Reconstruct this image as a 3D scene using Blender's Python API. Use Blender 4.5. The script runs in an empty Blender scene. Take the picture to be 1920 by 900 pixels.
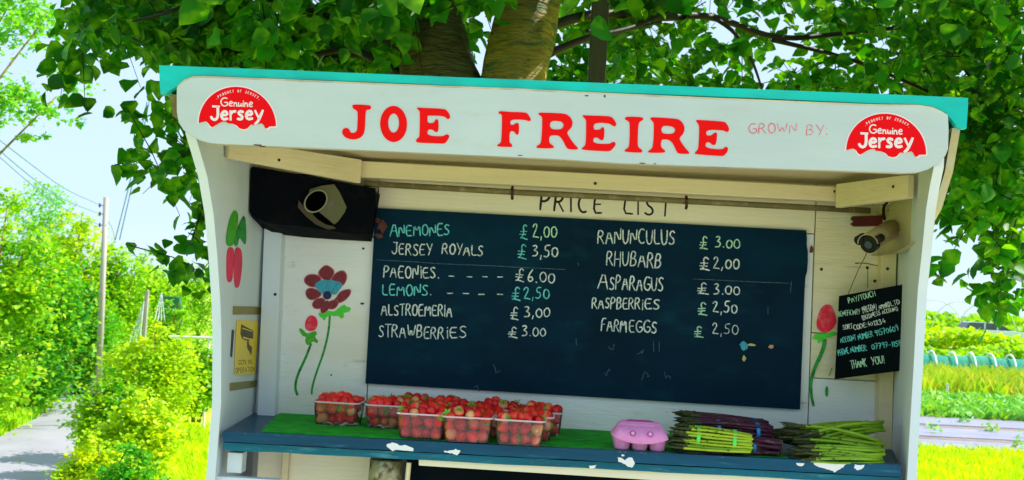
import bpy, math, random
import numpy as np
from math import radians as R, sin, cos, pi
from mathutils import Vector, geometry
random.seed(7); rng = np.random.default_rng(7)
S = bpy.context.scene
COL = S.collection

# ---------------------------------------------------------------- camera
FPX = 1985.0
CAM = Vector((0.0, -2.98, 1.62)); YAW, PITCH, ROLL = R(2.2), R(3.0), R(2.85)
cf = Vector((-sin(YAW)*cos(PITCH), cos(YAW)*cos(PITCH), sin(PITCH)))
r0 = Vector((cos(YAW), sin(YAW), 0)); u0 = r0.cross(cf)
cr = r0*cos(ROLL) + u0*sin(ROLL); cu = -r0*sin(ROLL) + u0*cos(ROLL)
cd = bpy.data.cameras.new('camera'); cam = bpy.data.objects.new('camera', cd); COL.objects.link(cam)
from mathutils import Matrix
m3 = Matrix((cr, cu, -cf)).transposed()
cam.matrix_world = Matrix.Translation(CAM) @ m3.to_4x4()
cd.sensor_width = 36; cd.lens = FPX/1920*36; cd.clip_start = 0.05; cd.clip_end = 6000
cd.dof.use_dof = True; cd.dof.focus_distance = 2.75; cd.dof.aperture_fstop = 9.0
S.camera = cam
# ---------------------------------------------------------------- world, sun
SUN_DIR = Vector((0.72, 0.22, 0.80)).normalized()
W = bpy.data.worlds.new("World"); S.world = W; W.use_nodes = True
wn = W.node_tree.nodes; wl = W.node_tree.links
for n in list(wn): wn.remove(n)
wo = wn.new('ShaderNodeOutputWorld'); bg = wn.new('ShaderNodeBackground'); sky = wn.new('ShaderNodeTexSky')
sky.sky_type = 'NISHITA'; sky.sun_disc = False
sky.sun_elevation = math.asin(SUN_DIR.z); sky.sun_rotation = math.atan2(SUN_DIR.x, SUN_DIR.y)
sky.air_density = 1.0; sky.dust_density = .6; sky.ozone_density = 1.5; sky.altitude = 20
tcw = wn.new('ShaderNodeTexCoord'); cn = wn.new('ShaderNodeTexNoise'); cmap = wn.new('ShaderNodeMapping')
cmap.inputs['Scale'].default_value = (1, 1, 3.0); cn.inputs['Scale'].default_value = 2.2; cn.inputs['Detail'].default_value = 6
crp = wn.new('ShaderNodeValToRGB'); crp.color_ramp.elements[0].position = .30; crp.color_ramp.elements[1].position = .62
crp.color_ramp.elements[0].color = (.62,.62,.62,1); crp.color_ramp.elements[1].color = (.97,.97,.97,1)
cmx = wn.new('ShaderNodeMixRGB'); cmx.inputs[2].default_value = (3.5, 4.6, 5.9, 1)
wl.new(tcw.outputs['Generated'], cmap.inputs['Vector']); wl.new(cmap.outputs[0], cn.inputs['Vector']); wl.new(cn.outputs['Fac'], crp.inputs[0])
wl.new(crp.outputs[0], cmx.inputs[0]); wl.new(sky.outputs[0], cmx.inputs[1]); wl.new(cmx.outputs[0], bg.inputs[0])
bg.inputs[1].default_value = 0.12; wl.new(bg.outputs[0], wo.inputs[0])
sd = bpy.data.lights.new('sun', 'SUN'); so = bpy.data.objects.new('sun', sd); COL.objects.link(so)
sd.energy = 5.0; sd.angle = R(0.53); sd.color = (1, .95, .86); so.location = (0, 0, 20)
so.rotation_euler = SUN_DIR.to_track_quat('Z', 'Y').to_euler()
S.view_settings.view_transform = 'Standard'; S.view_settings.look = 'None'; S.view_settings.gamma = 1
S.view_settings.exposure = 0.80

# ---------------------------------------------------------------- calibration: photo direction -> point on a real plane
def ray(px, py): return cf + cr*((px-960)/FPX) - cu*((py-450)/FPX)
def onY(px, py, y=0.0):
    d = ray(px, py); return CAM + d*((y-CAM.y)/d.y)
def onX(px, py, x):
    d = ray(px, py); return CAM + d*((x-CAM.x)/d.x)
def onZ(px, py, z):
    d = ray(px, py); return CAM + d*((z-CAM.z)/d.z)
def onP(px, py, P, N):
    d = ray(px, py); return CAM + d*((P-CAM).dot(N)/d.dot(N))

# ---------------------------------------------------------------- materials
MAT = {}
def nt(name):
    m = bpy.data.materials.new(name); m.use_nodes = True; return m, m.node_tree.nodes, m.node_tree.links
def mixrgb(n, l, fac, a, b, mode='MIX'):
    x = n.new('ShaderNodeMixRGB'); x.blend_type = mode
    for i, v in ((0, fac), (1, a), (2, b)):
        if hasattr(v, 'links') or hasattr(v, 'is_linked'): l.new(v, x.inputs[i])
        else: x.inputs[i].default_value = v if i == 0 else (*v, 1)
    return x.outputs[0]
def noise(n, l, scale, detail=4, vec=None, rough=.55, stretch=None):
    t = n.new('ShaderNodeTexNoise'); t.inputs['Scale'].default_value = scale; t.inputs['Detail'].default_value = detail
    t.inputs['Roughness'].default_value = rough
    if vec is None:
        g = n.new('ShaderNodeNewGeometry'); vec = g.outputs['Position']
    if stretch:
        mp = n.new('ShaderNodeMapping'); mp.inputs['Scale'].default_value = stretch; l.new(vec, mp.inputs[0]); vec = mp.outputs[0]
    l.new(vec, t.inputs['Vector']); return t.outputs['Fac']
def ramp(n, l, src, a, b, ca=(0,0,0), cb=(1,1,1)):
    r = n.new('ShaderNodeValToRGB'); r.color_ramp.elements[0].position = a; r.color_ramp.elements[1].position = b
    r.color_ramp.elements[0].color = (*ca, 1); r.color_ramp.elements[1].color = (*cb, 1); l.new(src, r.inputs[0]); return r.outputs[0]
def paint(name, base, dirt=None, dirt_at=(.58,.75), rough=.55, var=.12, stretch=(1,1,1), nscale=6, bump=.25, bscale=60, bstretch=(1,1,1), spec=.3, second=None, second_at=(.5,.7), second_scale=2.5, amount=1.0):
    m, n, l = nt(name); b = n['Principled BSDF']; b.inputs['Roughness'].default_value = rough; b.inputs['Specular IOR Level'].default_value = spec
    v = noise(n, l, nscale, 5, stretch=stretch)
    lo = tuple(c*(1-var) for c in base); hi = tuple(min(1, c*(1+var)) for c in base)
    c = ramp(n, l, v, .3, .7, lo, hi)
    if second: c = mixrgb(n, l, ramp(n, l, noise(n, l, second_scale, 5, stretch=stretch), *second_at), c, second)
    if dirt:
        f = ramp(n, l, noise(n, l, nscale*3.1, 8, stretch=stretch, rough=.65), *dirt_at, cb=(amount,)*3); c = mixrgb(n, l, f, c, dirt)
    l.new(c, b.inputs['Base Color'])
    if bump:
        bm = n.new('ShaderNodeBump'); bm.inputs['Strength'].default_value = bump; bm.inputs['Distance'].default_value = .025 if name.startswith('bark') else .004
        l.new(noise(n, l, bscale, 6, stretch=bstretch), bm.inputs['Height']); l.new(bm.outputs[0], b.inputs['Normal'])
    MAT[name] = m; return m
def leafmat(name, c1, c2, c3=None, scale=3, trans=.45, tcol=None, rough=.5, spec=.22):
    m, n, l = nt(name); n.remove(n['Principled BSDF']); out = n['Material Output']
    v = noise(n, l, scale, 3); c = ramp(n, l, v, .35, .65, c1, c2)
    if c3: c = mixrgb(n, l, ramp(n, l, noise(n, l, scale*7, 2), .48, .66), c, c3)
    d = n.new('ShaderNodeBsdfPrincipled'); d.inputs['Roughness'].default_value = rough; d.inputs['Specular IOR Level'].default_value = spec; l.new(c, d.inputs['Base Color'])
    t = n.new('ShaderNodeBsdfTranslucent'); tc = mixrgb(n, l, 1.0, c, tcol or (1.9, 1.7, .5), 'MULTIPLY'); l.new(tc, t.inputs[0])
    x = n.new('ShaderNodeMixShader'); x.inputs[0].default_value = trans; l.new(d.outputs[0], x.inputs[1]); l.new(t.outputs[0], x.inputs[2]); l.new(x.outputs[0], out.inputs[0])
    MAT[name] = m; return m

paint('white_board', (.56,.63,.59), dirt=(.50,.50,.34), dirt_at=(.55,.85), amount=.45, nscale=3, var=.05, bump=.2, bscale=18, stretch=(1,1,3), bstretch=(1,1,8))
paint('fascia_edge', (.62,.52,.33), dirt=(.3,.25,.1), dirt_at=(.55,.7), amount=.7)
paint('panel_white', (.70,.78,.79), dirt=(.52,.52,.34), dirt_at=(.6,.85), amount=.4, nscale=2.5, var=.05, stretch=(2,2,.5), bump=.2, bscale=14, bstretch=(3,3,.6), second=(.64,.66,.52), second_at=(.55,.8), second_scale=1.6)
paint('wall_white', (.84,.87,.80), dirt=(.36,.32,.2), dirt_at=(.60,.72), amount=.6, nscale=3.5, var=.06, stretch=(.8,1,2), bump=.5, bscale=25, bstretch=(1,1,6), second=(.76,.72,.55), second_at=(.5,.75))
paint('wall_weathered', (.82,.75,.48), dirt=(.25,.19,.08), dirt_at=(.60,.72), amount=.6, nscale=5, var=.12, stretch=(.5,1,4), bump=.9, bscale=22, bstretch=(.6,1,9), second=(.76,.74,.6), second_at=(.5,.62), second_scale=4)
paint('cream_wood', (.76,.65,.37), dirt=(.42,.33,.13), dirt_at=(.6,.8), amount=.5, nscale=4, var=.08, stretch=(.4,2,4), bump=.4, bscale=20, bstretch=(.5,1,10))
paint('strip_cream', (.84,.78,.54), dirt=(.5,.42,.2), dirt_at=(.62,.8), amount=.45, nscale=4, var=.06, stretch=(.4,2,4), bump=.4, bscale=20, bstretch=(.5,1,10))
paint('ceiling_wood', (.58,.50,.28), dirt=(.32,.27,.10), dirt_at=(.55,.8), amount=.6, nscale=4, stretch=(.4,2,4), bump=.3)
paint('teal', (.0,.58,.49), dirt=(.02,.40,.36), dirt_at=(.5,.7), amount=.6, nscale=5, var=.10, rough=.4, bump=.25, bscale=40, stretch=(.6,1,2), bstretch=(.4,1,3))
paint('felt', (.05,.05,.05), bump=.6)
paint('red_paint', (.93,.004,.003), var=.04, rough=.6, bump=.15, spec=.1)
paint('thin_red', (.78,.16,.20), dirt=(.75,.6,.58), dirt_at=(.5,.7), amount=.8, nscale=30)
paint('emblem_red', (.92,.002,.006), var=.03, rough=.6, bump=0, spec=.1)
paint('emblem_white', (.9,.78,.74), var=.03, bump=0)
paint('black_paint', (.012,.010,.014), var=.2, bump=.1)
paint('blue_paint', (.003,.080,.15), dirt=(.05,.22,.28), dirt_at=(.60,.72), amount=.6, nscale=9, var=.25, rough=.38, bump=.6, bscale=24, stretch=(.3,1,3), bstretch=(.4,1,5), spec=.2, second=(.002,.036,.080), second_at=(.45,.65))
paint('blue_lower', (.003,.125,.18), dirt=(.10,.34,.36), dirt_at=(.56,.70), amount=.7, nscale=12, var=.25, rough=.4, bump=.6, bscale=24, stretch=(.3,1,3), bstretch=(.4,1,5), spec=.2)
paint('flake', (.86,.86,.82), var=.04, bump=.3)
paint('slate', (.0015,.019,.040), dirt=(.006,.062,.095), dirt_at=(.54,.80), amount=.6, nscale=2.2, var=.25, rough=.55, bump=.1, stretch=(1,1,2.0), second=(.0015,.036,.070), second_at=(.5,.8), second_scale=1.6, spec=.05)
paint('slate_edge', (.006,.02,.03))
paint('small_slate', (.002,.005,.007), dirt=(.008,.02,.03), dirt_at=(.6,.85), amount=.4, rough=.6, spec=.03)
def chalk(name, c, c2):
    m, n, l = nt(name); b = n['Principled BSDF']; b.inputs['Roughness'].default_value = .9
    f = ramp(n, l, noise(n, l, 160, 4), .36, .56); l.new(mixrgb(n, l, f, c2, c), b.inputs['Base Color']); MAT[name] = m
chalk('chalk_white', (.74,.80,.74), (.28,.38,.40)); chalk('chalk_teal', (.16,.70,.66), (.05,.35,.38)); chalk('chalk_green', (.50,.80,.52), (.2,.42,.36))
chalk('chalk_faint', (.03,.085,.115), (.008,.04,.068)); chalk('chalk_smear', (.09,.17,.19), (.02,.07,.1))
paint('spot_yellow', (.6,.5,.12)); paint('spot_orange', (.6,.3,.16)); paint('rust_mark', (.09,.03,.012), dirt=(.2,.06,.02), dirt_at=(.5,.7))
paint('rail_metal', (.17,.14,.05), dirt=(.32,.24,.12), dirt_at=(.5,.7), rough=.5, nscale=14)
paint('rust', (.07,.02,.01)); paint('screw', (.04,.03,.02), rough=.4)
paint('black_plastic', (.003,.004,.006), dirt=(.012,.014,.008), dirt_at=(.5,.8), amount=.7, spec=.02, rough=.6, nscale=7, bump=.5, bscale=18)
paint('tube_black', (.001,.001,.001), spec=.0); paint('tube_rim', (.24,.24,.14), rough=.5); paint('card', (.12,.125,.05), dirt=(.22,.14,.2), dirt_at=(.5,.75), amount=.8, nscale=8, rough=.6)
paint('brown_dirty', (.06,.045,.015))
paint('turf', (.008,.36,.015), var=.35, nscale=30, bump=0, rough=.9)
paint('petal_dark', (.20,.018,.028), dirt=(.36,.05,.06), dirt_at=(.5,.7), nscale=40, stretch=(3,1,1)); paint('petal_edge', (.50,.12,.12)); paint('anemone_blue', (.05,.38,.50), dirt=(.02,.2,.34), dirt_at=(.5,.6), nscale=50, stretch=(3,1,.5)); paint('navy', (.008,.02,.09))
paint('tulip_red', (.88,.02,.05), dirt=(.78,.25,.28), dirt_at=(.5,.75), nscale=14); paint('radish', (.82,.03,.10), var=.15, nscale=20)
paint('stem_green', (.02,.36,.04), dirt=(.02,.13,.03), dirt_at=(.5,.6), nscale=16); paint('leaf_bright', (.08,.70,.04)); paint('leaf_mid', (.05,.42,.02), dirt=(.25,.45,.02), dirt_at=(.55,.65), nscale=30)
paint('sign_yellow', (.95,.68,.02), var=.04, rough=.35, bump=0); paint('sign_brown', (.13,.09,.01)); paint('sign_grey', (.10,.10,.09)); paint('tape', (.26,.20,.01), var=.2, rough=.35); paint('tape_dark', (.05,.045,.035)); paint('tape_red', (.14,.03,.03))
paint('cctv_cream', (.45,.37,.19), dirt=(.42,.22,.05), dirt_at=(.5,.7), amount=.6, nscale=10, rough=.35); paint('cctv_black', (.002,.003,.005), rough=.25, spec=.25, bump=0); paint('conduit', (.50,.46,.26), dirt=(.5,.38,.08), dirt_at=(.5,.7))
paint('dark_red_wood', (.10,.012,.008), nscale=20, var=.4)
paint('pulp', (.82,.30,.62), var=.06, nscale=30, bump=.5, bscale=260, rough=.85); paint('pulp_dark', (.60,.08,.40), bump=.4, bscale=200, rough=.9); paint('pulp_light', (.80,.55,.70))
paint('spear_green', (.22,.40,.015), dirt=(.12,.28,.01), dirt_at=(.5,.7), nscale=30, stretch=(.4,2,2), rough=.4)
paint('spear_yellow', (.40,.55,.02), dirt=(.2,.38,.01), dirt_at=(.5,.7), nscale=30, stretch=(.4,2,2), rough=.4)
paint('spear_purple', (.055,.010,.030), dirt=(.26,.14,.10), dirt_at=(.55,.7), nscale=24, stretch=(.4,2,2), rough=.4)
paint('tip_dark', (.035,.045,.012), dirt=(.12,.14,.03), dirt_at=(.5,.7), nscale=60, rough=.6); paint('cut_end', (.60,.52,.30), dirt=(.35,.2,.12), dirt_at=(.5,.6), nscale=60)
paint('band_blue', (.01,.26,.60), rough=.4); paint('band_green', (.10,.75,.12), rough=.4)
paint('calyx', (.14,.34,.02), var=.3, nscale=60)
m, n, l = nt('strawberry'); b = n['Principled BSDF']; b.inputs['Roughness'].default_value = .3; b.inputs['Specular IOR Level'].default_value = .5
oi = n.new('ShaderNodeObjectInfo'); tc = n.new('ShaderNodeTexCoord'); base = ramp(n, l, oi.outputs['Random'], 0, 1, (.56,.002,.006), (.99,.014,.010))
sp = n.new('ShaderNodeSeparateXYZ'); l.new(tc.outputs['Object'], sp.inputs[0]); mr = n.new('ShaderNodeMapRange'); l.new(sp.outputs[2], mr.inputs[0]); mr.inputs[1].default_value = .004; mr.inputs[2].default_value = .013
ms = n.new('ShaderNodeMath'); ms.operation = 'MULTIPLY'; l.new(mr.outputs[0], ms.inputs[0]); l.new(ramp(n, l, oi.outputs['Random'], .35, .9), ms.inputs[1])
base = mixrgb(n, l, ramp(n, l, oi.outputs['Random'], .93, .95), base, (.78,.36,.13))
c = mixrgb(n, l, ms.outputs[0], base, (.80,.42,.16))
vo = n.new('ShaderNodeTexVoronoi'); vo.inputs['Scale'].default_value = 330; l.new(tc.outputs['Object'], vo.inputs['Vector'])
sf = ramp(n, l, vo.outputs['Distance'], .10, .22, (.55,.55,.55), (0,0,0)); c = mixrgb(n, l, sf, c, (.70,.36,.06)); l.new(c, b.inputs['Base Color'])
bm = n.new('ShaderNodeBump'); bm.inputs['Strength'].default_value = .6; bm.inputs['Distance'].default_value = .001; l.new(vo.outputs['Distance'], bm.inputs['Height']); l.new(bm.outputs[0], b.inputs['Normal'])
MAT['strawberry'] = m
def clearplastic(name, tint, whitemix):
    m, n, l = nt(name); n.remove(n['Principled BSDF']); o = n['Material Output']
    t = n.new('ShaderNodeBsdfTransparent'); t.inputs[0].default_value = (*tint, 1); g = n.new('ShaderNodeBsdfGlossy'); g.inputs['Roughness'].default_value = .12
    d = n.new('ShaderNodeBsdfDiffuse'); d.inputs[0].default_value = (.85,.72,.74,1)
    fr = n.new('ShaderNodeFresnel'); fr.inputs[0].default_value = 1.5
    x = n.new('ShaderNodeMixShader'); l.new(fr.outputs[0], x.inputs[0]); l.new(t.outputs[0], x.inputs[1]); l.new(g.outputs[0], x.inputs[2])
    y = n.new('ShaderNodeMixShader'); y.inputs[0].default_value = whitemix; l.new(x.outputs[0], y.inputs[1]); l.new(d.outputs[0], y.inputs[2]); l.new(y.outputs[0], o.inputs[0]); MAT[name] = m
clearplastic('punnet_clear', (.99,.965,.97), .035); clearplastic('punnet_rim', (.95,.9,.9), .62)
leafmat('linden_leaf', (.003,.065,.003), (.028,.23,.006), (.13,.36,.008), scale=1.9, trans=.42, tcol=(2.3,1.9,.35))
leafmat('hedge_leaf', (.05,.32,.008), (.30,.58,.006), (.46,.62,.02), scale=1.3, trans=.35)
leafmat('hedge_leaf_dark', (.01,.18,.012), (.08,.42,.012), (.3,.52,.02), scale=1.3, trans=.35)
leafmat('yellow_leaf', (.26,.52,.005), (.60,.68,.006), (.20,.46,.008), scale=1.2, trans=.35)
leafmat('ash_leaf', (.05,.36,.08), (.16,.48,.04), (.28,.5,.06), scale=1.5, trans=.4)
leafmat('grass_blade', (.46,.66,.004), (.64,.74,.006), (.30,.58,.006), scale=.9, trans=.3)
leafmat('weed_leaf', (.22,.50,.02), (.42,.60,.03), (.64,.50,.06), scale=.8, trans=.2)
leafmat('crop_leaf', (.16,.52,.07), (.42,.66,.04), (.04,.36,.12), scale=2, trans=.2)
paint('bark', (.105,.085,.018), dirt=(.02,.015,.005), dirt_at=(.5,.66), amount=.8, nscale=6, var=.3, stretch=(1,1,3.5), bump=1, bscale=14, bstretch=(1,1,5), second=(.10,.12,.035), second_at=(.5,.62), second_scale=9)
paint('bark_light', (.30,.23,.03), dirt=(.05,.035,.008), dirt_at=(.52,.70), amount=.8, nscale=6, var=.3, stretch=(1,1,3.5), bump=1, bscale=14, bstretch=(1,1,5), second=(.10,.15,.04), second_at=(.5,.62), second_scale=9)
paint('branch_bark', (.016,.012,.006)); paint('post_wood', (.045,.045,.012), var=.25, stretch=(6,6,.5), bump=.5)
paint('pole_wood', (.38,.35,.32), var=.2, stretch=(6,6,.5)); paint('wire', (.10,.24,.34)); paint('insulator', (.12,.12,.14)); paint('white_metal', (.75,.76,.72)); paint('teal_net', (.01,.30,.24), var=.2); paint('far_roof', (.55,.58,.60)); paint('far_wall', (.01,.16,.12))
paint('stump', (.26,.24,.10), dirt=(.10,.06,.02), dirt_at=(.5,.65), nscale=14, bump=.9, second=(.40,.38,.22), second_at=(.5,.6), second_scale=20)
paint('grass_ground', (.42,.56,.010), dirt=(.56,.56,.04), dirt_at=(.5,.75), nscale=1.2, var=.2)
paint('soil', (.21,.16,.14), dirt=(.30,.25,.23), dirt_at=(.5,.7), nscale=2)
paint('asphalt', (.32,.315,.35), dirt=(.27,.27,.10), dirt_at=(.60,.72), nscale=1.1, var=.12, bump=.3, bscale=20)
paint('gravel', (.46,.43,.42), dirt=(.3,.28,.25), dirt_at=(.5,.7), nscale=9, var=.2, bump=.8)
paint('mulch_film', (.25,.25,.35), dirt=(.42,.38,.34), dirt_at=(.52,.66), nscale=2.2, stretch=(.4,3,1), rough=.4, bump=.5, bscale=5)
paint('car_paint', (.55,.68,.82), rough=.25, bump=0, spec=.6); paint('car_glass', (.03,.05,.07), rough=.08, bump=0, spec=.8); paint('tyre', (.02,.02,.02))

# ---------------------------------------------------------------- mesh helpers
class MB:
    def __init__(s): s.v = []; s.f = []; s.mi = []
    def add(s, vs, fs, mi=0):
        o = len(s.v); s.v += [tuple(v) for v in vs]; s.f += [tuple(i+o for i in f) for f in fs]; s.mi += [mi]*len(fs)
    def hexa(s, q0, q1, mi=0):   # two matching quads (front, back)
        s.add(list(q0)+list(q1), [(0,1,2,3),(7,6,5,4),(0,4,5,1),(1,5,6,2),(2,6,7,3),(3,7,4,0)], mi)
    def box(s, a, b, mi=0):
        x0,y0,z0 = a; x1,y1,z1 = b
        s.hexa([(x0,y0,z0),(x1,y0,z0),(x1,y0,z1),(x0,y0,z1)], [(x0,y1,z0),(x1,y1,z0),(x1,y1,z1),(x0,y1,z1)], mi)
    def tube(s, pts, rad, n=8, mi=0, cap=True):
        pts = [Vector(p) for p in pts]; k = len(pts); rads = rad if hasattr(rad, '__len__') else [rad]*k
        vs = []; up = Vector((0,0,1))
        for i, p in enumerate(pts):
            d = (pts[min(i+1,k-1)]-pts[max(i-1,0)]).normalized()
            a = d.cross(up) if abs(d.z) < .95 else d.cross(Vector((0,1,0)))
            a.normalize(); b2 = d.cross(a)
            for j in range(n): t = 2*pi*j/n; vs.append(p+(a*cos(t)+b2*sin(t))*rads[i])
        fs = [(i*n+j, i*n+(j+1)%n, (i+1)*n+(j+1)%n, (i+1)*n+j) for i in range(k-1) for j in range(n)]
        if cap: fs += [tuple(range(n))[::-1], tuple((k-1)*n+j for j in range(n))]
        s.add(vs, fs, mi)
    def poly(s, loops, N, th, mi=0):  # flat filled outline (with holes) of thickness th along N, front on +N side
        loops = [[Vector(p) for p in L] for L in loops]
        tri = geometry.tessellate_polygon(loops); flat = [p for L in loops for p in L]; k = len(flat)
        vs = [p+N*th for p in flat]+flat; fs = []
        for t in tri:
            a,b,c = (vs[i] for i in t)
            fs.append(tuple(t) if (b-a).cross(c-a).dot(N) > 0 else tuple(t)[::-1])
        o = 0
        for L in loops:
            m = len(L)
            for i in range(m): fs.append((o+i, o+(i+1)%m, k+o+(i+1)%m, k+o+i))
            o += m
        s.add(vs, fs, mi)
    def ribbon(s, pts, w, N, h, mi=0):  # raised stroke with a crest
        pts = [Vector(p) for p in pts]; k = len(pts)
        if k < 2: return
        vs = []
        for i, p in enumerate(pts):
            d = (pts[min(i+1,k-1)]-pts[max(i-1,0)]); d.normalize(); a = d.cross(N).normalized()
            ww = w*(.5 if 0 < i < k-1 else .38)
            if i == 0: p = p-d*w*.3
            if i == k-1: p = p+d*w*.3
            vs += [p-a*ww, p-a*ww*.45+N*h, p+a*ww*.45+N*h, p+a*ww]
        fs = []
        for i in range(k-1):
            for j in range(3): fs.append((i*4+j, i*4+j+1, i*4+j+5, i*4+j+4))
        fs += [(0,1,2,3), ((k-1)*4+3,(k-1)*4+2,(k-1)*4+1,(k-1)*4)]
        s.add(vs, fs, mi)
    def build(s, name, mats, parent=None, smooth=False, bevel=0, inherit=False):
        me = bpy.data.meshes.new(name); me.from_pydata(s.v, [], s.f)
        if isinstance(mats, str): mats = [mats]
        for mm in mats: me.materials.append(MAT[mm])
        if len(mats) > 1: me.polygons.foreach_set('material_index', s.mi)
        if smooth: me.polygons.foreach_set('use_smooth', [True]*len(s.f))
        me.update(); o = bpy.data.objects.new(name, me); COL.objects.link(o)
        if parent: o.parent = parent
        if bevel:
            b = o.modifiers.new('bevel', 'BEVEL'); b.width = bevel; b.segments = 2; b.limit_method = 'ANGLE'
        return o
def tag(o, label=None, cat=None, group=None, kind=None):
    if label: o['label'] = label
    if cat: o['category'] = cat
    if group: o['group'] = group
    if kind: o['kind'] = kind
    return o
def empty(name, loc, label, cat, group=None):
    o = bpy.data.objects.new(name, None); COL.objects.link(o); o.location = loc; o.empty_display_size = .05
    tag(o, label, cat, group); return o
def attach(o, parent):   # parent while keeping world placement (parents are unrotated empties)
    o.parent = parent; o.location = -parent.matrix_basis.translation if parent.parent is None else (0,0,0); return o
def npmesh(name, V, nper, faces_per, mat, parent=None, kind=None, smooth=False):
    """V: (N,nper,3) array; faces_per: list of tuples for one element"""
    N = V.shape[0]; me = bpy.data.meshes.new(name); vv = V.reshape(-1,3)
    me.vertices.add(len(vv)); me.vertices.foreach_set('co', vv.astype(np.float32).ravel())
    base = (np.arange(N)*nper)[:,None]; li = []; ls = []; tot = 0
    sizes = [len(f) for f in faces_per]; flat = np.concatenate([np.array(f) for f in faces_per])
    loops = (base+flat[None,:]).ravel(); L = len(flat)
    starts = np.concatenate([[0], np.cumsum(sizes)[:-1]]); st = (np.arange(N)[:,None]*L+starts[None,:]).ravel()
    me.loops.add(len(loops)); me.loops.foreach_set('vertex_index', loops.astype(np.int32))
    me.polygons.add(len(st)); me.polygons.foreach_set('loop_start', st.astype(np.int32)); me.polygons.foreach_set('loop_total', np.tile(sizes, N).astype(np.int32))
    me.materials.append(MAT[mat]); me.update(calc_edges=True); me.validate()
    if smooth: me.polygons.foreach_set('use_smooth', [True]*len(me.polygons))
    o = bpy.data.objects.new(name, me); COL.objects.link(o)
    if parent: attach(o, parent)
    if kind: o['kind'] = kind
    return o
def chaikin(P, closed=True, it=1):
    P = [Vector(p) for p in P]
    for _ in range(it):
        Q = []; k = len(P)
        for i in range(k if closed else k-1):
            a, b = P[i], P[(i+1) % k]; Q += [a*.75+b*.25, a*.25+b*.75]
        if not closed: Q = [P[0]]+Q+[P[-1]]
        P = Q
    return P
def ell(cx, cy, rx, ry, n=24, rot=0):
    return [(cx+rx*cos(t)*cos(rot)-ry*sin(t)*sin(rot), cy+rx*cos(t)*sin(rot)+ry*sin(t)*cos(rot)) for t in [2*pi*i/n for i in range(n)]]
NF = Vector((0,-1,0))

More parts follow.
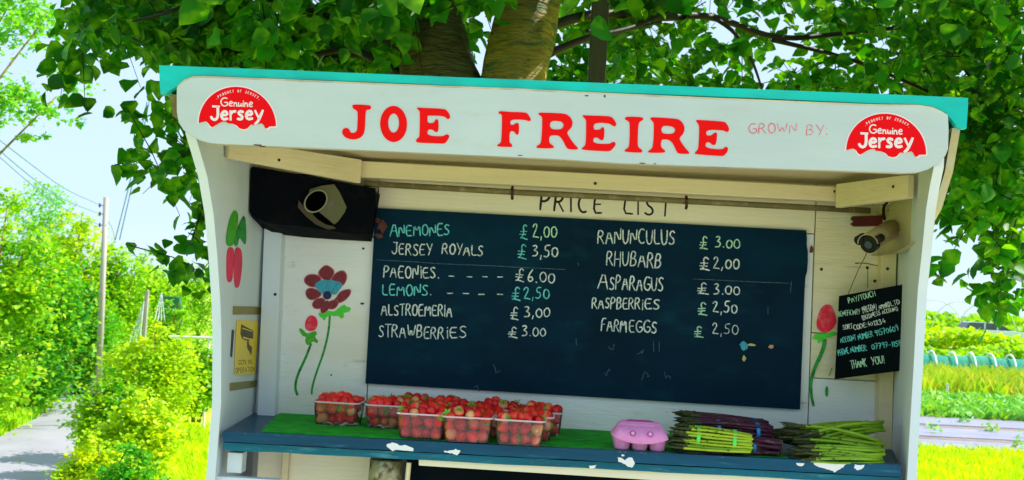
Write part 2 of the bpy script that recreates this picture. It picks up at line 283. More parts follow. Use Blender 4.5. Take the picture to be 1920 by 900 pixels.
# stroke alphabet (box 0..w x 0..1, y up)
def arc(cx, cy, rx, ry, a0, a1, n=8): return [(cx+rx*cos(R(a0+(a1-a0)*i/n)), cy+ry*sin(R(a0+(a1-a0)*i/n))) for i in range(n+1)]
G = {
'A':(.62,[[(0,0),(.28,1),(.58,0)],[(.12,.36),(.5,.38)]]), 'B':(.55,[[(0,0),(.04,1),(.32,1),(.46,.8),(.3,.54),(.05,.52)],[(.3,.54),(.52,.34),(.36,.03),(0,0)]]),
'C':(.55,[arc(.32,.5,.32,.5,60,300)]), 'D':(.58,[[(0,0),(.02,1),(.3,.95),(.55,.6),(.48,.2),(.25,0),(0,0)]]), 'E':(.5,[[(.46,.98),(.02,1),(0,0),(.48,.03)],[(.01,.52),(.38,.54)]]),
'F':(.48,[[(.46,1),(.03,.98),(0,0)],[(.02,.52),(.36,.54)]]), 'G':(.6,[arc(.34,.5,.34,.5,55,330),[(.6,.25),(.58,.46),(.34,.45)]]), 'H':(.55,[[(0,1),(.02,0)],[(.5,1),(.5,0)],[(.02,.5),(.5,.53)]]),
'I':(.08,[[(.04,1),(.04,0)]]), 'i':(.08,[[(.04,.72),(.04,0)],[(.04,.98),(.05,.92)]]), 'J':(.5,[[(.12,1),(.5,.98)],[(.42,.98),(.44,.25),(.3,0),(.1,.04),(0,.22)]]),
'K':(.52,[[(0,1),(0,0)],[(.48,.98),(.03,.48),(.52,0)]]), 'L':(.46,[[(.02,1),(0,.02),(.45,.04)]]), 'M':(.66,[[(0,0),(.06,1),(.3,.35),(.56,1),(.64,0)]]), 'N':(.55,[[(0,0),(.03,1),(.5,.05),(.52,1)]]),
'O':(.55,[arc(.28,.5,.27,.5,95,455,12)]), 'o':(.42,[arc(.2,.3,.2,.3,95,455,10)]), 'P':(.5,[[(0,0),(.03,1),(.3,1),(.48,.78),(.3,.5),(.03,.47)]]), 'R':(.55,[[(0,0),(.03,1),(.32,1),(.46,.78),(.3,.52),(.03,.5)],[(.2,.5),(.52,0)]]),
'S':(.48,[[(.44,.88),(.28,1),(.06,.86),(.1,.62),(.38,.42),(.42,.14),(.2,0),(0,.12)]]), 'T':(.5,[[(0,.97),(.5,1)],[(.26,.98),(.24,0)]]), 'U':(.55,[[(0,1),(.02,.25),(.2,0),(.42,.1),(.5,.4),(.52,1)]]),
'V':(.55,[[(0,1),(.25,0),(.54,1)]]), 'W':(.75,[[(0,1),(.18,0),(.36,.75),(.54,0),(.74,1)]]), 'X':(.5,[[(0,1),(.5,0)],[(.5,1),(0,0)]]), 'Y':(.52,[[(0,1),(.26,.5)],[(.52,1),(.2,0)]]), 'Z':(.5,[[(0,1),(.5,1),(0,0),(.5,0)]]),
'0':(.5,[arc(.25,.4,.24,.4,95,455,12)]), '1':(.2,[[(0,.8),(.14,1),(.14,0)]]), '2':(.52,[[(.02,.78),(.14,.98),(.34,.95),(.38,.72),(.02,.02),(.2,.06),(.52,0)]]), '3':(.48,[[(.04,.92),(.28,1),(.4,.8),(.16,.55)],[(.16,.55),(.44,.38),(.36,.06),(.02,.04)]]),
'4':(.5,[[(.3,1),(0,.35),(.5,.36)],[(.36,.6),(.34,0)]]), '5':(.48,[[(.46,.98),(.1,.96),(.06,.56),(.34,.56),(.42,.2),(.2,0),(0,.08)]]), '6':(.46,[[(.36,1),(.08,.55),(.04,.15),(.24,0),(.42,.2),(.3,.45),(.06,.3)]]), '7':(.48,[[(0,.96),(.46,1),(.16,0)],[(.1,.5),(.4,.52)]]),
'8':(.46,[arc(.23,.74,.18,.25,270,630,10), arc(.23,.25,.22,.25,90,450,10)]), '9':(.46,[[(.4,.7),(.2,.55),(.04,.75),(.2,1),(.4,.9),(.4,.5),(.34,0)]]),
'£':(.62,[[(.52,.84),(.36,1),(.22,.8),(.3,.5),(.2,.1),(.0,.04),(.2,.1),(.62,.0)],[(.06,.5),(.5,.52)],[(.02,.3),(.46,.32)]]),
'.':(.16,[[(.06,.06),(.1,.0)]]), ',':(.18,[[(.1,.08),(.04,-.2)]]), '-':(.45,[[(.06,.4),(.4,.4)]]), ':':(.14,[[(.05,.7),(.08,.64)],[(.05,.1),(.08,.04)]]), '!':(.14,[[(.06,1),(.06,.3)],[(.06,.06),(.08,.0)]]),
'/':(.35,[[(0,-.05),(.34,1)]]), '(':(.22,[[(.2,1.05),(.03,.5),(.2,-.08)]]), ')':(.22,[[(0,1.05),(.18,.5),(0,-.08)]]), ' ':(.32,[]),
'e':(.46,[[(.03,.34),(.42,.36),(.36,.6),(.16,.64),(.0,.34),(.12,.02),(.42,.08)]]), 'r':(.34,[[(.02,.64),(.03,0)],[(.03,.4),(.14,.6),(.34,.62)]]), 's':(.4,[[(.36,.56),(.16,.64),(.04,.48),(.32,.24),(.28,.02),(.02,.06)]]),
'y':(.5,[[(.02,.64),(.26,.08)],[(.5,.66),(.22,-.12),(.02,-.32)]]), 'n':(.42,[[(.02,.5),(.03,0)],[(.03,.3),(.18,.52),(.34,.4),(.36,0),(.44,.06)]]), 'u':(.42,[[(.02,.5),(.04,.1),(.16,0),(.34,.2),(.36,.5),(.36,.04),(.44,.06)]]), 'q':(.08,[[(.04,.5),(.05,0),(.1,.06)],[(.06,.74),(.07,.7)]]),
}
def measure(txt, gap): return sum(G[c][0]+gap for c in txt)-gap
def strokes(txt, x0, y0, x1, y1, h, gap=.16, jit=.03, smooth=1):
    """polylines in photo coordinates for a word whose baseline runs x0,y0 -> x1,y1"""
    w = measure(txt, gap); sx = math.hypot(x1-x0, y1-y0)/w; ux, uy = (x1-x0)/(w*sx), (y1-y0)/(w*sx); out = []; cur = 0
    for c in txt:
        gw, st = G[c]; dy = random.uniform(-jit, jit); sc = 1+random.uniform(-jit, jit)*1.5
        for pl in st:
            P = [((cur+x)*sx + random.uniform(-jit,jit)*h*.4, (y*sc+dy)*h + random.uniform(-jit,jit)*h*.4) for x, y in pl]
            Q = [Vector((x0+px*ux+py*uy, y0+px*uy-py*ux, 0)) for px, py in P]
            if smooth and len(Q) > 2: Q = chaikin(Q, False, smooth)
            out.append(Q)
        cur += gw+gap
    return out

def netmat(name, c, f):
    m, n, l = nt(name); b = n['Principled BSDF']; b.inputs['Base Color'].default_value = (*c,1); b.inputs['Roughness'].default_value = .8
    t = n.new('ShaderNodeBsdfTransparent'); x = n.new('ShaderNodeMixShader'); x.inputs[0].default_value = f; l.new(t.outputs[0], x.inputs[1]); l.new(b.outputs[0], x.inputs[2]); l.new(x.outputs[0], n['Material Output'].inputs[0]); MAT[name] = m
netmat('teal_net', (.01,.34,.27), .62); netmat('far_wall', (.01,.16,.12), .8)

# ================================================================ THE STALL
ZS = 1.2545; YF = -0.40; YS = -0.600
stall = empty('market_stall', (0.03, -.2, 0), 'white wooden roadside stall with teal roof edge and dark blue counter under the tree', 'stall')
SO = stall.location.copy()
def part(mb, name, mats, parent=stall, **k):
    o = mb.build(name, mats, None, **k)
    attach(o, parent) if parent.parent is None else setattr(o, 'parent', parent)
    return o
# side panels with their curved front edge
prof_l = [(2.035,-.60),(1.955,-.59),(1.91,-.555),(1.865,-.52),(1.78,-.465),(1.68,-.425),(1.58,-.405),(1.497,-.40),(1.325,-.402),(1.129,-.405),(.9,-.43),(.6,-.47),(0.0,-.5)]
xl_out = [-.856,-.855,-.849,-.843,-.840,-.837,-.830,-.823,-.812,-.814,-.82,-.82,-.82]
xr_out = [.863,.866,.870,.876,.884,.890,.894,.894,.888,.883,.88,.88,.88]
prof_r = [(z, y-(.015 if 1.0 < z < 1.8 else 0)) for z, y in prof_l]
def side_panel(prof, xs, sgn, xback):
    mb = MB(); t = .022
    for i in range(len(prof)-1):
        (z0,y0),(z1,y1) = prof[i], prof[i+1]; a0, a1 = xs[i], xs[i+1]; b0 = b1 = xback
        n = 4
        def P(x_f, y, z, k, inn): 
            f = k/n; yy = y*(1-f)+.03*f; xx = x_f*(1-f)+xback*f - (sgn*t if inn else 0); return (xx, yy, z)
        for k in range(n):
            q = [P(a0,y0,z0,k,0),P(a0,y0,z0,k+1,0),P(a1,y1,z1,k+1,0),P(a1,y1,z1,k,0)]
            p = [P(a0,y0,z0,k,1),P(a0,y0,z0,k+1,1),P(a1,y1,z1,k+1,1),P(a1,y1,z1,k,1)]
            fs = [(0,1,2,3),(7,6,5,4)]
            if k == 0: fs.append((0,3,7,4))
            if k == n-1: fs.append((1,5,6,2))
            if i == 0: fs.append((0,4,5,1))
            if i == len(prof)-2: fs.append((3,2,6,7))
            mb.add(q+p, fs)
    return part(mb, 'side_panel', 'panel_white')
panL = side_panel(prof_l, xl_out, -1, -.84); panR = side_panel(prof_r, xr_out, 1, .985)
# back wall boards
def wallquad(name, mat, x0, x1, z0, z1, y0=0.0, y1=.018, parent=stall):
    mb = MB(); mb.box((x0, y0, z0), (x1, y1, z1)); return part(mb, name, mat, parent, bevel=.0015)
wall_left = wallquad('wall_board', 'wall_white', -.815, -.502, 1.20, 1.765)
wallquad('wall_board', 'wall_white', -.815, -.502, 1.769, 1.99, y0=.002)
wall_mid = wallquad('wall_board', 'strip_cream', -.499, .728, 1.835, 1.99, y0=-.004)
wallquad('wall_board', 'wall_white', -.499, .728, 1.20, 1.832)
wallquad('wall_board', 'wall_weathered', .731, .965, 1.56, 1.99, y0=-.002)
wall_right = wallquad('wall_board', 'wall_weathered', .731, .965, 1.435, 1.557, y0=.001)
wallquad('wall_board', 'wall_white', .731, .965, 1.20, 1.432, y0=-.001)
wallquad('backing_board', 'wall_white', -.82, .965, 0.25, 1.99, y0=.0185, y1=.03)
mb = MB(); mb.hexa([(-.796,-.04,1.20),(-.748,-.04,1.20),(-.764,-.04,1.975),(-.816,-.04,1.975)], [(-.796,-.001,1.20),(-.748,-.001,1.20),(-.764,-.001,1.975),(-.816,-.001,1.975)]); part(mb, 'corner_post', 'panel_white', bevel=.002)
mb = MB(); mb.hexa([(.912,-.04,1.20),(.948,-.04,1.20),(.944,-.04,1.975),(.902,-.04,1.975)], [(.912,-.003,1.20),(.948,-.003,1.20),(.944,-.003,1.975),(.902,-.003,1.975)]); part(mb, 'corner_post', 'cream_wood', bevel=.002)
mb = MB(); mb.box((.826,-.012,1.58), (.855,-.003,1.665)); part(mb, 'repair_batten', 'cream_wood', bevel=.001)
# ceiling, roof, beam, rail
mb = MB(); mb.hexa([(-.835,-.588,2.022),(.845,-.588,2.022),(.845,-.588,2.034),(-.835,-.588,2.034)], [(-.80,.02,1.972),(.94,.02,1.972),(.94,.02,1.984),(-.80,.02,1.984)]); part(mb, 'ceiling_board', 'ceiling_wood')
mb = MB(); mb.hexa([(-.894,-.585,2.070),(.887,-.585,2.070),(.887,-.585,2.096),(-.894,-.585,2.096)], [(-.874,.16,2.02),(.986,.16,2.02),(.986,.16,2.045),(-.874,.16,2.045)]); part(mb, 'roof_board', 'felt')
beam = MB(); beam.hexa([(-.83,-.10,1.926),(.96,-.10,1.916),(.96,-.10,1.956),(-.83,-.10,1.972)], [(-.83,-.055,1.926),(.96,-.055,1.916),(.96,-.055,1.956),(-.83,-.055,1.972)]); part(beam, 'beam', 'cream_wood', bevel=.003)
rl = MB(); rl.tube([(-.53,-.07,1.910),(-.1,-.07,1.905),(.2,-.071,1.9035),(.55,-.07,1.901),(.86,-.068,1.899)], .0085, 10); rail = part(rl, 'hanging_rail', 'rail_metal', smooth=True)
def hook(px, py):
    P = onY(px, py, -.083); mb = MB(); mb.tube([P+Vector((0,.012,.016)), P+Vector((0,0,.01)), P, P+Vector((.001,.002,-.012)), P+Vector((.001,.010,-.016))], .0042, 7); o = mb.build('rail_hook', 'rust', None, smooth=True); attach(o, stall)
hook(960, 361); hook(1287, 379); 
# diagonal corner braces
def brace(a, b, zt, zb, th=.02):
    a = Vector(a); b = Vector(b); d = (b-a).normalized(); nrm = Vector((d.y,-d.x,0)); nrm = nrm if nrm.y < 0 else -nrm
    mb = MB(); f = [Vector((a.x,a.y,zb[0])),Vector((b.x,b.y,zb[1])),Vector((b.x,b.y,zt[1])),Vector((a.x,a.y,zt[0]))]
    mb.hexa([p+nrm*0 for p in f], [p-nrm*th for p in f]); return part(mb, 'corner_brace', 'cream_wood', bevel=.002), nrm
brace((-.812,-.40,0), (-.53,-.122,0), (1.972,1.970), (1.925,1.905))
brace((.752,-.122,0), (.858,-.375,0), (1.962,1.963), (1.898,1.905))
def screw(P, N, r=.004, parent=stall):
    mb = MB(); N = Vector(N).normalized(); mb.tube([Vector(P), Vector(P)+N*.0015], r, 8); o = mb.build('screw', 'screw', None); attach(o, parent) if parent.parent is None else setattr(o,'parent',parent)
def onbrace(px, py, a, b):
    a = Vector(a); b = Vector(b); d = (b-a); n_ = Vector((d.y,-d.x,0)).normalized(); n_ = n_ if n_.y < 0 else -n_; return onP(px, py, a, n_), n_
for px, py in ((1565,359),(1675,350)): screw(*onbrace(px, py, (.752,-.122,0), (.858,-.375,0)))
screw(*onbrace(523, 300, (-.812,-.40,0), (-.53,-.122,0)))
for px, py, y in ((1116,344,-.1),(1516,401,-.002),(1540,505,-.002),(1640,527,-.012),(1626,502,-.002),(1664,504,-.04),(516,552,-.04),(443,0,0)):
    if py: screw(onY(px, py, y), NF, .0045)
for px, py, w, h, y in ((681,466,.006,.004,0),(679,569,.007,.004,0),(1519,412,.004,.012,-.002),(1521,468,.006,.012,-.002),(1524,430,.003,.004,-.002),(517,434,.006,.003,-.04),(621,703,.003,.003,0),(1606,494,.006,.002,-.002)):
    P = onY(px, py, y); mb = MB(); mb.poly([chaikin([P+Vector((w*cos(t)*random.uniform(.6,1.2),0,h*sin(t)*random.uniform(.6,1.2))) for t in [k*pi/4 for k in range(8)]])], NF, .0008); part(mb, 'rusty_nail_mark', 'rust_mark')
# crack lines in the weathered board on the right
for pts in ([(1608,493),(1625,494),(1665,502)],[(1627,503),(1627,540)]):
    mb = MB(); mb.ribbon([onY(x, y, -.0021) for x, y in pts], .0025, NF, .0004); part(mb, 'board_crack', 'rust_mark')
# side gusset plates outside the panels
for s_, xx in ((1,.885),(-1,-.902)):
    pf = [(2.045,-.583),(1.95,-.545),(1.87,-.48),(1.80,-.36),(1.78,-.2),(1.78,.05),(2.0,.05)]
    pf = pf if s_ > 0 else [(2.045,-.583),(2.0,-.55),(1.98,-.3),(1.97,.05),(2.0,.05)]
    mb = MB(); mb.poly([[Vector((xx,y,z)) for z, y in pf]], Vector((1,0,0)), .018); part(mb, 'side_gusset', 'rail_metal' if s_ < 0 else 'conduit')
# fascia and teal edge
top_curve = [(337.7,169),(341,165),(351,156),(366,150),(388,149),(560,156),(760,164.5),(960,172),(1100,179),(1300,188),(1500,196.5),(1640,202),(1717,203),(1742,207),(1760,215),(1771,222)]
bot_curve = [(1772,247),(1771,282),(1766,294),(1752,308),(1734.5,319),(1714,325),(1686,326),(1560,321.5),(1360,315),(1160,308),(1040,300),(900,293.5),(760,287),(600,280),(417,272),(398,270),(380,265),(366,257),(350,246),(341,232),(337.7,213),(337.4,190)]
mb = MB(); mb.poly([[onY(x, y, YS-.004) for x, y in top_curve+bot_curve]], NF, .021); fascia = part(mb, 'fascia_board', 'white_board', bevel=.0015)
cx, cy = 1055, 240
mb = MB(); mb.poly([[onY(x, y-3.6 if i < len(top_curve) else y+.8, YS) for i, (x, y) in enumerate(top_curve+bot_curve)]], NF, .0195); part(mb, 'fascia_backing', 'fascia_edge')
teal = [(303,125),(560,135),(960,151.5),(1400,169),(1700,181),(1810,186),(1810,200),(1807,243.5),(1798,243.5),(1788,238),(1780,227),(1769,214.5),(1758,208.5),(1742,202),(1717,198),(1640,196.5),(1400,186),(1100,174),(760,159),(560,151),(388,144),(364,145.5),(351,151),(336.5,164),(326.7,170),(312,179.5),(306,180),(304,160)]
teal_low = [(x, y) for x, y in teal]
mb = MB(); mb.poly([[onY(x, y+3.2 if 340 < x < 1770 and i > 11 else y, YS+.0055) for i, (x, y) in enumerate(teal_low)]], NF, .0); 
mb = MB(); P_ = [onY(x, y, YS+.012) for x, y in teal]; mb.poly([P_], NF, .016); part(mb, 'roof_edge_trim', 'teal', bevel=.0015)
for sx, xa, xb in ((-1,-.913,-.895),(1,.888,.906)):
    mb = MB(); mb.hexa([(xa,-.587,2.045),(xb,-.587,2.045),(xb,-.587,2.104),(xa,-.587,2.104)], [(xa+(.02 if sx<0 else .1),.16,2.0),(xb+(.02 if sx<0 else .1),.16,2.0),(xb+(.02 if sx<0 else .1),.16,2.05),(xa+(.02 if sx<0 else .1),.16,2.05)]); part(mb, 'roof_side_trim', 'teal', bevel=.001)
# big painted letters
J = [(160,72),(175,63),(290,68),(305,80),(300,98),(285,103),(268,104),(261,130),(257,262),(240,300),(205,322),(160,327),(115,315),(90,290),(85,265),(95,247),(115,238),(135,245),(145,262),(150,275),(175,278),(195,265),(200,240),(204,125),(195,108),(170,97)]
E1 = [(648,85),(690,90),(850,95),(875,110),(898,150),(892,172),(875,174),(850,150),(730,146),(726,152),(726,200),(750,205),(775,200),(785,178),(797,172),(809,182),(809,262),(795,273),(780,268),(770,255),(745,250),(726,256),(726,298),(840,304),(862,290),(880,287),(891,300),(885,318),(862,352),(845,358),(750,354),(650,350),(638,338),(645,322),(662,312),(667,290),(670,125),(663,108),(648,97)]
F_ = [(1260,117),(1280,113),(1345,120),(1460,122),(1480,135),(1503,175),(1497,188),(1480,188),(1455,178),(1348,176),(1346,215),(1370,218),(1385,205),(1400,200),(1413,210),(1412,280),(1400,293),(1388,285),(1375,265),(1343,262),(1340,335),(1345,352),(1360,365),(1362,381),(1350,383),(1252,380),(1248,368),(1270,355),(1280,340),(1286,150),(1280,137),(1258,130)]
R1 = [(1560,125),(1600,125),(1745,130),(1785,145),(1808,175),(1816,205),(1805,240),(1780,262),(1772,280),(1800,325),(1830,365),(1856,390),(1852,403),(1785,400),(1768,388),(1740,330),(1715,300),(1690,294),(1640,297),(1638,345),(1650,362),(1674,375),(1674,394),(1545,392),(1541,378),(1560,368),(1580,350),(1588,170),(1580,150),(1556,140)]
H1 = [(1645,186),(1720,188),(1742,202),(1748,220),(1738,242),(1718,252),(1645,249)]
E2 = [(48,137),(75,140),(240,145),(262,155),(290,195),(288,215),(272,221),(240,196),(130,192),(125,240),(150,245),(175,240),(185,226),(198,224),(205,240),(202,308),(190,321),(172,315),(158,300),(125,300),(123,342),(240,347),(262,331),(280,331),(287,348),(275,368),(250,395),(225,399),(45,389),(40,376),(60,362),(70,345),(74,190),(68,165),(48,150)]
I_ = [(352,155),(375,148),(475,152),(487,163),(480,175),(460,184),(448,205),(443,350),(450,372),(475,387),(478,402),(465,409),(352,403),(348,390),(372,376),(384,358),(387,205),(381,183),(353,170)]
R2 = [(535,155),(560,153),(720,163),(752,175),(775,205),(783,235),(772,275),(742,302),(755,330),(790,380),(818,408),(812,418),(742,416),(726,405),(700,345),(675,318),(645,312),(613,315),(610,360),(620,378),(642,392),(642,409),(522,410),(518,398),(540,383),(555,362),(562,205),(553,183),(535,168)]
H2 = [(618,213),(680,217),(708,228),(715,248),(702,268),(675,275),(613,269)]
E3 = [(865,172),(890,173),(1060,183),(1082,195),(1104,235),(1098,256),(1083,259),(1060,247),(940,242),(935,282),(965,287),(985,275),(1000,261),(1016,268),(1016,285),(1008,345),(995,355),(980,352),(965,335),(935,332),(930,375),(1055,387),(1075,364),(1092,370),(1095,390),(1080,415),(1060,433),(1035,432),(858,420),(854,408),(872,393),(882,370),(888,225),(880,200),(865,185)]
YL = YS-.004-.021-.0002
def letter(loops, ox, oy, sc):
    L = [[onY(ox+p.x/sc, oy+p.y/sc, YL) for p in chaikin([Vector((x,y,0)) for x, y in lp], True, 2)] for lp in loops]
    mb = MB(); mb.poly(L, NF, .0012); o = mb.build('painted_letter', 'red_paint', None); o.parent = fascia
O_ = ell(472,210,101,136,28,-.02); OH = ell(472,203,41,72,22)
for lp in ([J],[O_,OH],[E1],[F_],[R1,H1]): letter(lp, 620, 180, 4.0)
for lp in ([E2],[I_],[R2,H2],[E3]): letter(lp, 1080, 180, 3.84)
random.seed(8)
def words(lst, name, mat, plane, N, px_per_m, width_px, h=.0006, parent=None, jit=.03, gap=.16):
    for (txt, x0, y0, x1, y1, hh) in lst:
        mb = MB()
        for Q in strokes(txt, x0, y0, x1, y1, hh, gap, jit): mb.ribbon([plane(p.x, p.y) for p in Q], width_px/px_per_m*random.uniform(.85,1.1), N, h)
        o = mb.build(name, mat, None)
        if parent.parent is None: attach(o, parent)
        else: o.parent = parent
words([('GROWN',1404,250,1494,249,18),('BY:',1512,253,1552,253,19)], 'painted_words', 'thin_red', lambda x,y: onY(x,y,YL), NF, 834, 2.2, parent=fascia, jit=.02)
for px, py, w, h in ((484,273.5,.010,.002),(492,276.5,.008,.0015),(975,293,.006,.0012),(1204,307.5,.007,.0012),(1134,182,.002,.003),(1100,181,.004,.0015),(1228,308.5,.004,.001)):
    P = onY(px, py-1.5, YL); mb = MB(); mb.poly([[P+Vector((w*cos(t)*random.uniform(.6,1.3),0,h*sin(t)*random.uniform(.6,1.3))) for t in [k*pi/4 for k in range(8)]]], NF, .0004); o = mb.build('paint_chip', 'rust_mark', None); o.parent = fascia
# emblems
wave = [(1370,712),(1265,715),(1235,745),(1205,740),(1180,690),(1150,665),(1110,675),(1060,690),(985,685),(930,745),(880,757),(815,745),(770,700),(700,670),(630,665),(600,640),(550,640),(490,665),(430,705),(395,727),(360,705),(330,660),(290,635),(240,645),(187,662)]
def emblem(C, U, V):
    def nm(x, y): u = (x-777)/592; return u, -(y-682-27*u)/577
    def mp(u, v, yy): return onY(C[0]+U[0]*u+V[0]*v, C[1]+U[1]*u+V[1]*v, yy)
    dome = [(cos(t), sin(t)) for t in [pi-.03-i*(pi-.03)/36 for i in range(37)]]
    wv = [nm(*p) for p in wave[1:]]
    mb = MB(); mb.poly([[mp(u*1.035, v*1.035 if v > 0 else v-.035, YL) for u, v in dome+wv]], NF, .0005); o = mb.build('emblem', 'emblem_white', None); o.parent = fascia
    mb = MB(); mb.poly([[mp(u, v, YL-.0006) for u, v in dome+wv]], NF, .0006); e = mb.build('emblem', 'emblem_red', None); e.parent = fascia
    st = random.getstate(); random.seed(3); mb = MB(); W_ = math.hypot(*U)/834/592
    def put(Q, w): mb.ribbon([mp(*nm(p.x, p.y), YL-.0013) for p in Q], w*W_, NF, .0005)
    for Q in strokes('Jersey', 375, 612, 1165, 606, 208, .13, .0): put(Q, 42)
    for Q in strokes('G', 520, 400, 625, 402, 130, .13, .0): put(Q, 19)
    for Q in strokes('enuqne', 645, 402, 1010, 412, 118, .13, .0): put(Q, 19)
    txt = '.PRODUCT OF JERSEY.'; 
    for i, ch in enumerate(txt):
        a = R(128-i*(128-50)/(len(txt)-1)); bx, by = 777+592*.86*cos(a), 682-577*.86*sin(a)
        gw, stt = G[ch]; dx, dy = sin(a)*.9, cos(a)*.9
        for pl in stt: put([Vector((bx+((x-gw/2)*30*sin(a)+y*36*cos(a)), by+((x-gw/2)*30*cos(a)-y*36*sin(a)), 0)) for x, y in pl], 9)
    random.setstate(st); t_ = mb.build('emblem_lettering', 'emblem_white', None); t_.parent = fascia
emblem((350+777/8.18,150+682/8.18), (592/8.18,27/8.18), (5/8.18,-577/8.18))
emblem((1560+609/6,190+572/6), (449/6,27/6), (10/6,-432/6))
# PRICE LIST painted on the top strip, its tops hidden by the rail
YW = -.0042
words([('P',1013,393,1031,394,33),('R',1039,394.5,1057,396,33),('I',1069,396,1072,396,33),('C',1084,398,1101,399,32),('E',1113,399,1128,400,31),('L',1169,400,1186,402,31),('I',1195,402,1198,402,31),('S',1209,403,1226,404,31),('T',1237,404,1257,405,31)], 'painted_words', 'black_paint', lambda x,y: onY(x,y,YW), NF, 666, 4.2, parent=wall_mid, jit=.01)
# painted flowers on the back wall
def blob(name, mats_pts, parent, plane, N=NF, base=0.0006):
    mb = MB(); mats = []; k = 0
    for mat, pts, lift in mats_pts:
        if mat not in mats: mats.append(mat)
        mb.poly([[plane(p.x, p.y)+N*(lift*.0004+k*.00012) for p in chaikin([Vector((x,y,0)) for x, y in pts], True, 2)]], N, .0003, mats.index(mat)); k += 1
    o = mb.build(name, mats, None); o.parent = parent; return o
def strip(pts, w0, w1):
    P = chaikin([Vector((x,y,0)) for x, y in pts], False, 2); k = len(P); a = []; b_ = []
    for i, p in enumerate(P):
        d = (P[min(i+1,k-1)]-P[max(i-1,0)]).normalized(); n_ = Vector((-d.y,d.x,0)); w = (w0+(w1-w0)*i/(k-1))/2; a.append((p+n_*w)[:2]); b_.append((p-n_*w)[:2])
    return a+b_[::-1]
Z = lambda pts, ox, oy, s: [(ox+x/s, oy+y/s) for x, y in pts]
z4 = lambda pts: Z(pts, 540, 480, 3.333)
pw = lambda x, y: onY(x, y, -.0003)
pet = [[(185,110),(210,75),(240,55),(280,80),(290,105),(265,155),(225,150)], [(270,145),(300,105),(345,88),(370,120),(360,165),(335,190),(290,165)], [(98,155),(120,118),(170,115),(205,130),(205,160),(175,195),(130,190)],
       [(110,235),(120,205),(160,200),(215,235),(190,260),(150,277),(125,265)], [(305,260),(325,222),(385,205),(394,225),(380,255),(345,285),(310,295),(285,275)], [(150,300),(175,268),(225,262),(235,290),(205,330),(165,328)], [(205,300),(245,275),(270,300),(250,340),(215,362),(205,340)], [(245,290),(300,270),(320,290),(300,325),(270,335),(250,320)]]
grow = lambda pts, s: [((x-sum(p[0] for p in pts)/len(pts))*s+sum(p[0] for p in pts)/len(pts), (y-sum(p[1] for p in pts)/len(pts))*s+sum(p[1] for p in pts)/len(pts)) for x, y in pts]
L_ = [('stem_green', strip(z4([(262,365),(255,470),(225,600),(180,720),(150,820),(148,865)]), 4.2, 3.6), 0),
      ('leaf_bright', z4([(195,380),(190,350),(225,360),(250,340),(290,350),(320,320),(355,300),(365,320),(385,315),(395,335),(380,350),(345,355),(352,385),(330,392),(315,372),(290,378),(270,370),(240,380),(225,410),(215,385)]), 1)]
for p in pet: L_ += [('petal_edge', z4(grow(p, 1.08)), 2), ('petal_dark', z4(grow(p, .95)), 3)]
L_ += [('anemone_blue', z4([(160,185),(200,150),(240,150),(290,152),(335,165),(345,185),(320,215),(300,245),(270,235),(245,215),(215,240),(195,215)]), 5), ('navy', z4(ell(247,245,27,27,14)), 6)]
blob('painted_anemone', L_, wall_left, pw)
blob('painted_bud', [('stem_green', strip(z4([(145,545),(110,640),(60,740),(42,820),(60,872)]), 4.5, 5), 0), ('leaf_mid', z4([(68,450),(90,455),(115,485),(140,480),(170,465),(185,485),(165,505),(190,530),(185,548),(155,530),(140,550),(120,560),(105,530),(115,505),(90,500),(75,475)]), 1), ('tulip_red', z4([(105,430),(115,390),(145,365),(180,385),(188,425),(175,460),(140,472),(112,460)]), 3)], wall_left, pw)
z5 = lambda pts: Z(pts, 1500, 560, 4.09)
pw2 = lambda x, y: onY(x, y, -.0025)
mb0 = [('stem_green', strip(z5([(190,310),(180,390),(120,510),(82,630),(85,740),(105,825)]), 8, 4.5), 0), ('leaf_bright', z5([(95,305),(110,275),(150,265),(200,270),(265,245),(275,275),(230,300),(200,300),(160,330),(130,345),(140,315)]), 1), ('tulip_red', z5([(120,200),(140,110),(165,60),(210,40),(245,55),(275,140),(280,190),(240,245),(190,265),(145,245)]), 3), ('stem_green', z5([(195,680),(210,665),(218,700),(212,755),(195,745),(190,710)]), 1), ('leaf_mid', strip(z5([(245,530),(220,590)]), 2, 1.5), 1)]
blob('painted_tulip', mb0, wall_right, pw2)
# painted radishes and CCTV sign on the left panel (measured plane of the panel's inner face)
PA = Vector((-.798,-.30,1.26)); PB = Vector((-.808,-.2,1.75)); PC = Vector((-.812,-.03,1.3))
A1 = Vector((-.798,-.398,1.30)); A2 = Vector((-.812,-.02,1.30)); A3 = Vector((-.8275,-.49,1.83))
def inner(y, z):  # inner face x of the left panel
    zs = [p[0] for p in prof_l][::-1]; xf = float(np.interp(z, zs, xl_out[::-1])); yf = float(np.interp(z, zs, [p[1] for p in prof_l][::-1])); f = (y-yf)/(.03-yf); return xf*(1-f)-.84*f+.022
def onpanel(px, py, off=.0):
    x = -.805
    for _ in range(8): P = onX(px, py, x); x = inner(P.y, P.z)+off
    return onX(px, py, x)
NX = Vector((1,0,0))
pp = lambda x, y: onpanel(x, y, .0004)
z6 = lambda pts: Z(pts, 380, 330, 3.333)
blob('painted_radishes', [('radish', z6([(150,470),(165,440),(195,450),(200,520),(190,600),(185,655),(165,668),(148,650),(146,560)]), 0), ('radish', z6([(200,460),(215,440),(243,460),(247,540),(240,620),(228,690),(210,702),(197,690),(192,600),(195,520)]), 1),
    ('leaf_mid', z6([(140,435),(150,330),(175,240),(200,208),(222,240),(215,330),(195,400),(185,440)]), 2), ('stem_green', z6([(190,435),(205,350),(240,270),(260,240),(270,330),(268,440),(240,400),(225,380),(215,440)]), 3)], panL, pp, NX)
sg = empty('cctv_sign', onpanel(462, 650), 'small yellow warning sign with a camera symbol taped to the left side panel', 'sign')
